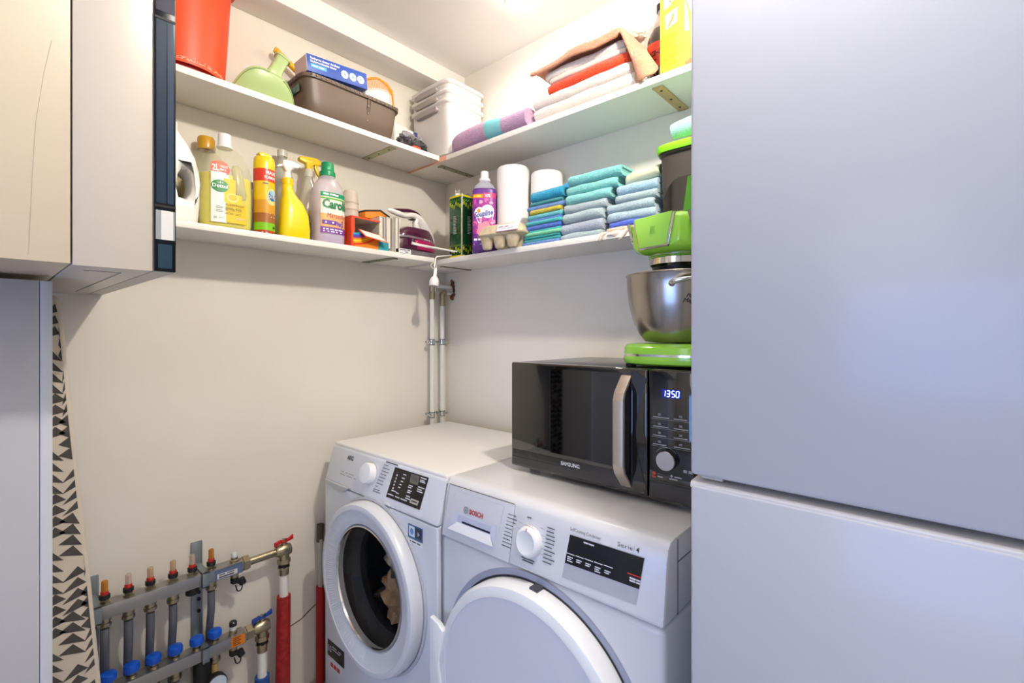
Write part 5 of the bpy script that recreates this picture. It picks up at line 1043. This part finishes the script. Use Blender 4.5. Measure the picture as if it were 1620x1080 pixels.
# clutter between basket and tubs
b = MB()
for k, (c_, r_) in enumerate((((-.028, -.006, .024), (.036, .034, .026)), ((.020, -.018, .022), (.040, .030, .026)), ((-.004, .012, .046), (.044, .034, .036)), ((.040, .0, .030), (.026, .034, .034)))): crumple(b, c_, r_, frosted('#4c4a4e', .3, .15) if k < 2 else frosted('#b9b7ba', .45, .12), 11+k, .42)
solo(b, 'plastic_bag', 'crumpled clear and black plastic bag between the basket and white tubs', 'bag', (1.090, 1.492, NU), sharp=180)
b = MB().box((-.016, -.004, 0), (.016, .05, .008), P('#f0521e', .5), .002); solo(b, 'orange_clip', 'small orange piece peeking out beneath the crumpled bag', 'clip', (1.085, 1.443, NU))
t = thing('small_carton', 'dark blue and white carton standing beside the white tubs', 'box', (1.142, 1.555, NU), -14)
b = MB(); b.box((-.022, -.012, 0), (.022, .03, .108), P('#2a2a6c', .35), .001); b.rect(FRONT(-.012), -.022, .075, .004, .108, P('#d8d8e4', .4), .0006); b.text(FRONT(-.012), 'RAVIE', -.021, .086, .008, G3, w=.022, bold=.02); b.obj('carton', t)
b = MB().box((-.03, -.012, 0), (.03, .012, .145), P('#efece6', .6), .001); solo(b, 'small_carton', 'taller white carton behind the dark blue carton', 'box', (1.128, 1.615, NU))
# tubs
TUB = frosted('#f2eeea', .22, .35); GH = P('#a49c9a', .5)
for k, nm in enumerate(('lowest', 'middle', 'topmost')):
    t = thing('storage_tub', '%s of three nested white plastic tubs in the shelf corner' % nm, 'tub', (1.283, 1.502, NU+.001+k*.037), 0, 'nested white tubs')
    h = .208
    b = MB()
    if k == 0: b.loft([(0, .078, .100, 8), (.004, .088, .110, 8), (.05, .0895, .112, 8), (h-.012, .0965, .118, 8)], TUB, 64, cap=True)
    else: b.loft([(.172, .0935, .115, 8), (h-.012, .0965, .118, 8)], TUB, 64, cap=False)
    b.obj('body', t, sharp=60)
    b = MB(); b.loft([(h-.014, .0985, .1195, 8), (h-.010, .1025, .1235, 8), (h, .1030, .1240, 8), (h+.004, .099, .120, 8)], TUB, 64, cap=(k == 2)); b.obj('rim', t, sharp=60)
    b = MB(); b.prism([(-.058, 0), (-.070, .006), (-.066, .020), (-.03, .024), (.03, .024), (.066, .020), (.070, .006), (.058, 0)], -.004, .012, GH, T=Matrix.Translation((-.106, .006, h-.040)) @ Matrix.Rotation(-PI/2, 4, 'Z'), bev=.003); b.obj('handle', t, label='grey handle')

# ================================================================ upper right shelf
t = east('rolled_towel', 'long rolled lilac towel with a turquoise band at the shelf edge', 'towel', 1.215, 1.185, EU)
LI = terry('#b892b4', '#c9a6c4'); TQm = P('#7cc4cc', .7, bump=.3, bscale=300)
def roll_seg(u0, u1, m, nm, par=None, caps=(0, 0)):
    b = MB(); rings = []; n = 12
    for i in range(n+1):
        u = u0+(u1-u0)*i/n; x = -.190+.375*u; r = .030+.006*math.sin(PI*min(u*1.4, 1))
        if u < .10: r *= (.45+.55*math.sqrt(max(0, 1-((.10-u)/.10)**2)))
        r += .0015*noise.noise(Vector((x*40, 0, 3)))
        rings.append((x, r*1.15, r, 2.6, .004*math.sin(u*4), r-.002+.004*math.sin(PI*u)))
    b.loft(rings, m, 28, T=lambda v: Vector((v.z, v.x, v.y+.002))); return b.obj(nm, t, sharp=60)
roll_seg(0, .50, LI, 'roll'); roll_seg(.50, .70, TQm, 'band'); roll_seg(.70, 1, LI, 'roll')
TW = terry('#e6dcd2', '#f0e8e0'); z = EU+.0005
def tw(lb, y0, y1, h_, k, m, x=1.205, seed=0, wav=.004, depth=.17, **kw):
    global z
    o = towel('folded_towel', lb, x, y0, y1, z, h_, k, m, seed=seed, wav=wav, depth=depth, group='towels on the upper shelf', **kw); z += h_*.98; return o
tw('thin beige cloth, lowest under the white towels on the upper shelf', .955, .640, .012, 2, P('#d9cfc0', .9, spec=.1), 1.210, 81, .002)
tw('lower thick white towel in the upper shelf pile', .985, .625, .036, 1, TW, 1.200, 82)
tw('upper thick white towel in the upper shelf pile, below the red one', .990, .640, .036, 1, TW, 1.203, 83)
tw('red orange towel in the upper shelf pile', .935, .650, .034, 1, terry('#e0401e', '#ee5a30'), 1.208, 84)
tw('thin folded cream sheets above the red towel', .930, .660, .018, 4, P('#e8dfd0', .9, spec=.1), 1.214, 85, .003)
tw('white fluffy towel under the peach towel', .950, .665, .026, 1, terry('#efe6de', '#f4ece6'), 1.216, 86, .006)
# peach towel draped over the pile: local x right(-y), y depth, z up
NXp, NYp = 44, 16; vs = []
def pf(u, v):
    x = -.198+.432*u                      # along the pile, from left
    d = -.008+.15*v
    if u < .74:
        zz = .005+.020*math.sin(PI*min(u/.74, 1)*.62)+.006*noise.noise(Vector((x*14, d*14, 9)))
        if v < .25: d = -.012+.006*math.sin(u*11); zz -= .034*(1-v/.25)*min(1, .35+u*1.6)
    else:
        k = (u-.74)/.26; k2 = k**.85; xs = -.198+.432*.74; ks = min(1, k*1.7)
        Lx, Lz = xs+.066*k2, .014-.178*k2; Rx, Rz, Rd = xs+.02*ks+.094*k2, .020-.152*k2, .142*(1-ks)+.004*ks
        x = Lx*(1-v)+Rx*v; zz = Lz*(1-v)+Rz*v-.008*math.sin(v*PI)*k2; d = -.012*(1-v)+Rd*v-.010+.008*math.sin(v*7+k*2)*ks
    return (x, d, zz)
for i in range(NXp+1):
    for j in range(NYp+1): vs.append(pf(i/NXp, j/NYp))
fs = [(i*(NYp+1)+j, (i+1)*(NYp+1)+j, (i+1)*(NYp+1)+j+1, i*(NYp+1)+j+1) for i in range(NXp) for j in range(NYp)]
b = MB(); b.add(vs, fs, terry('#c98868', '#d49a7c')); o = solo(b, 'draped_towel', 'peach brown towel draped over the pile and hanging down at its right end', 'towel', (1.208, .790, z), -90, sharp=80)
md = o.modifiers.new('s', 'SOLIDIFY'); md.thickness = .009; md.offset = 1
md = o.modifiers.new('b', 'SUBSURF'); md.levels = 1; md.render_levels = 1
b = MB(); crumple(b, (0, 0, 0), (.050, .045, .016), terry('#efe0cc', '#f2e8da'), 21, .22); solo(b, 'cloth', 'small cream cloth lying on top behind the peach towel', 'cloth', (1.315, .700, z+.052), -90)
# cola
t = east('cola_bottle', 'dark cola bottle with a red label behind the yellow carton', 'bottle', 1.327, .603, EU)
CO = P('#1c0d08', .08, coat=1); CLR = frosted('#e6ddd6', .5, .1)
bottle(t, [(0, .036, .036), (.006, .042, .042), (.04, .0415, .0415), (.075, .0375, .0375), (.085, .0385, .0385), (.14, .0425, .0425), (.165, .0415, .0415), (.185, .036, .036), (.20, .029, .029)], CO)
bottle(t, [(.198, .0290, .0290), (.22, .022, .022), (.24, .0155, .0155), (.25, .0135, .0135), (.262, .0135, .0135)], CLR, 'neck'); MB().lathe([(.0155, .256), (.0155, .276), (.013, .278)], P('#17110f', .4), seg=24).obj('cap', t)
b = MB(); b.lathe([(.0392, .082), (.0432, .14), (.0425, .152)], P('#e0472a', .4), seg=36, cap=False); mp = super_front(lambda z: .0395+(z-.085)*.07, lambda z: .0395+(z-.085)*.07)
b.text(mp, 'Coca-Cola', -.036, .112, .022, P('#2a100c', .4), w=.078, shear=.4, off=.0016, bold=.01); b.bars(mp, -.03, .098, (.007, .006, .007, .006), .005, P('#7a1c10', .4), off=.0016); b.obj('label_sheet', t)
# yellow carton
t = east('cereal_carton', 'tall yellow cardboard carton on the upper shelf beside the fridge', 'carton', 1.2105, .5225, EU, r=0)
YC = P('#efd440', .45)
b = MB(); b.box((-.033, 0, 0), (.033, .072, .28), YC, .0008); b.obj('carton', t)
T = FRONT(0); T2 = frame((.033, 0, 0), (0, 1, 0), (0, 0, 1)); b = MB()
b.poly(T, [(-.022, .176), (.018, .190), (.018, .232), (-.022, .220)], P('#f6efe4', .5), .0008); b.text(T, 'YSTOR', -.020, .206, .014, P('#e2621c', .5), w=.036, bold=.03, rot=.25); b.text(T, 'Les', -.006, .190, .014, P('#e2621c', .5), w=.018, bold=.03, rot=.3); b.bars(T, -.002, .183, (.014,), .004, P('#e2902c', .5), rot=.3)
b.poly(T, [(-.017, .122), (.014, .132), (.015, .170), (-.018, .160)], P('#f4eee0', .5), .0008); b.text(T, 'NOVORA', -.016, .153, .006, P('#6a6ab8', .5), w=.028, rot=.3); b.poly(T, [(-.012, .128), (-.008, .126), (.006, .148), (.0, .150)], P('#d87830', .5), .0012); b.poly(T, [(.0, .150), (.006, .148), (.006, .156), (.0, .158)], P('#6a9a3a', .5), .0012)
OL = P('#c9a81c', .5)
for k in range(11): b.bars(T, -.024, .100-k*.0075, (random.uniform(.028, .042),), .0022, OL, rot=.22)
for (a, c_) in (((-.029, .038), (.029, .052)), ((-.029, .098), (.029, .112))): line(T, a, c_, .0006, OL, .001)
line(T, (-.029, .038), (-.029, .098), .0006, OL, .001); line(T, (.029, .052), (.029, .112), .0006, OL, .001); b.text(T, 'vgeo', -.012, .018, .010, P('#a58a1a', .5), w=.024, shear=.3, rot=.3)
b.rect(T2, 0, 0, .072, .28, P('#efc414', .45), .0004); b.poly(T2, [(.0, .02), (.04, .05), (.072, .03), (.072, .0), (.02, .0)], P('#a8683c', .6), .0008); b.poly(T2, [(0, .10), (.03, .115), (.02, .16), (.0, .18)], P('#f6f0e0', .5), .0008); b.poly(T2, [(0, .07), (.05, .07), (.03, .105), (0, .10)], P('#f0981c', .5), .0008); b.disc(T2, .038, .20, .03, .03, P('#f6ecc0', .5), .0008)
b.obj('print', t)

# ---------------------------------------------------------------- ceiling spot seen at the top of the picture and the hidden main one
for x, y, lb in ((1.172, 1.03, 'small lit ceiling spotlight at the top of the picture'), (.685, .12, 'lit ceiling spotlight overhead in front of the refrigerator')):
    t = thing('ceiling_spotlight', lb, 'spotlight', (x, y, 2.294))
    MB().lathe([(.030, .0105), (.033, .004), (.034, .0), (.024, .001), (.022, .006)], P('#f2f0ec', .4), seg=28, cap=False).obj('ring', t)
    MB().lathe([(.022, .004), (.0005, .003)], P('#fff4e2', .4, emit=14), seg=24).obj('bulb', t)
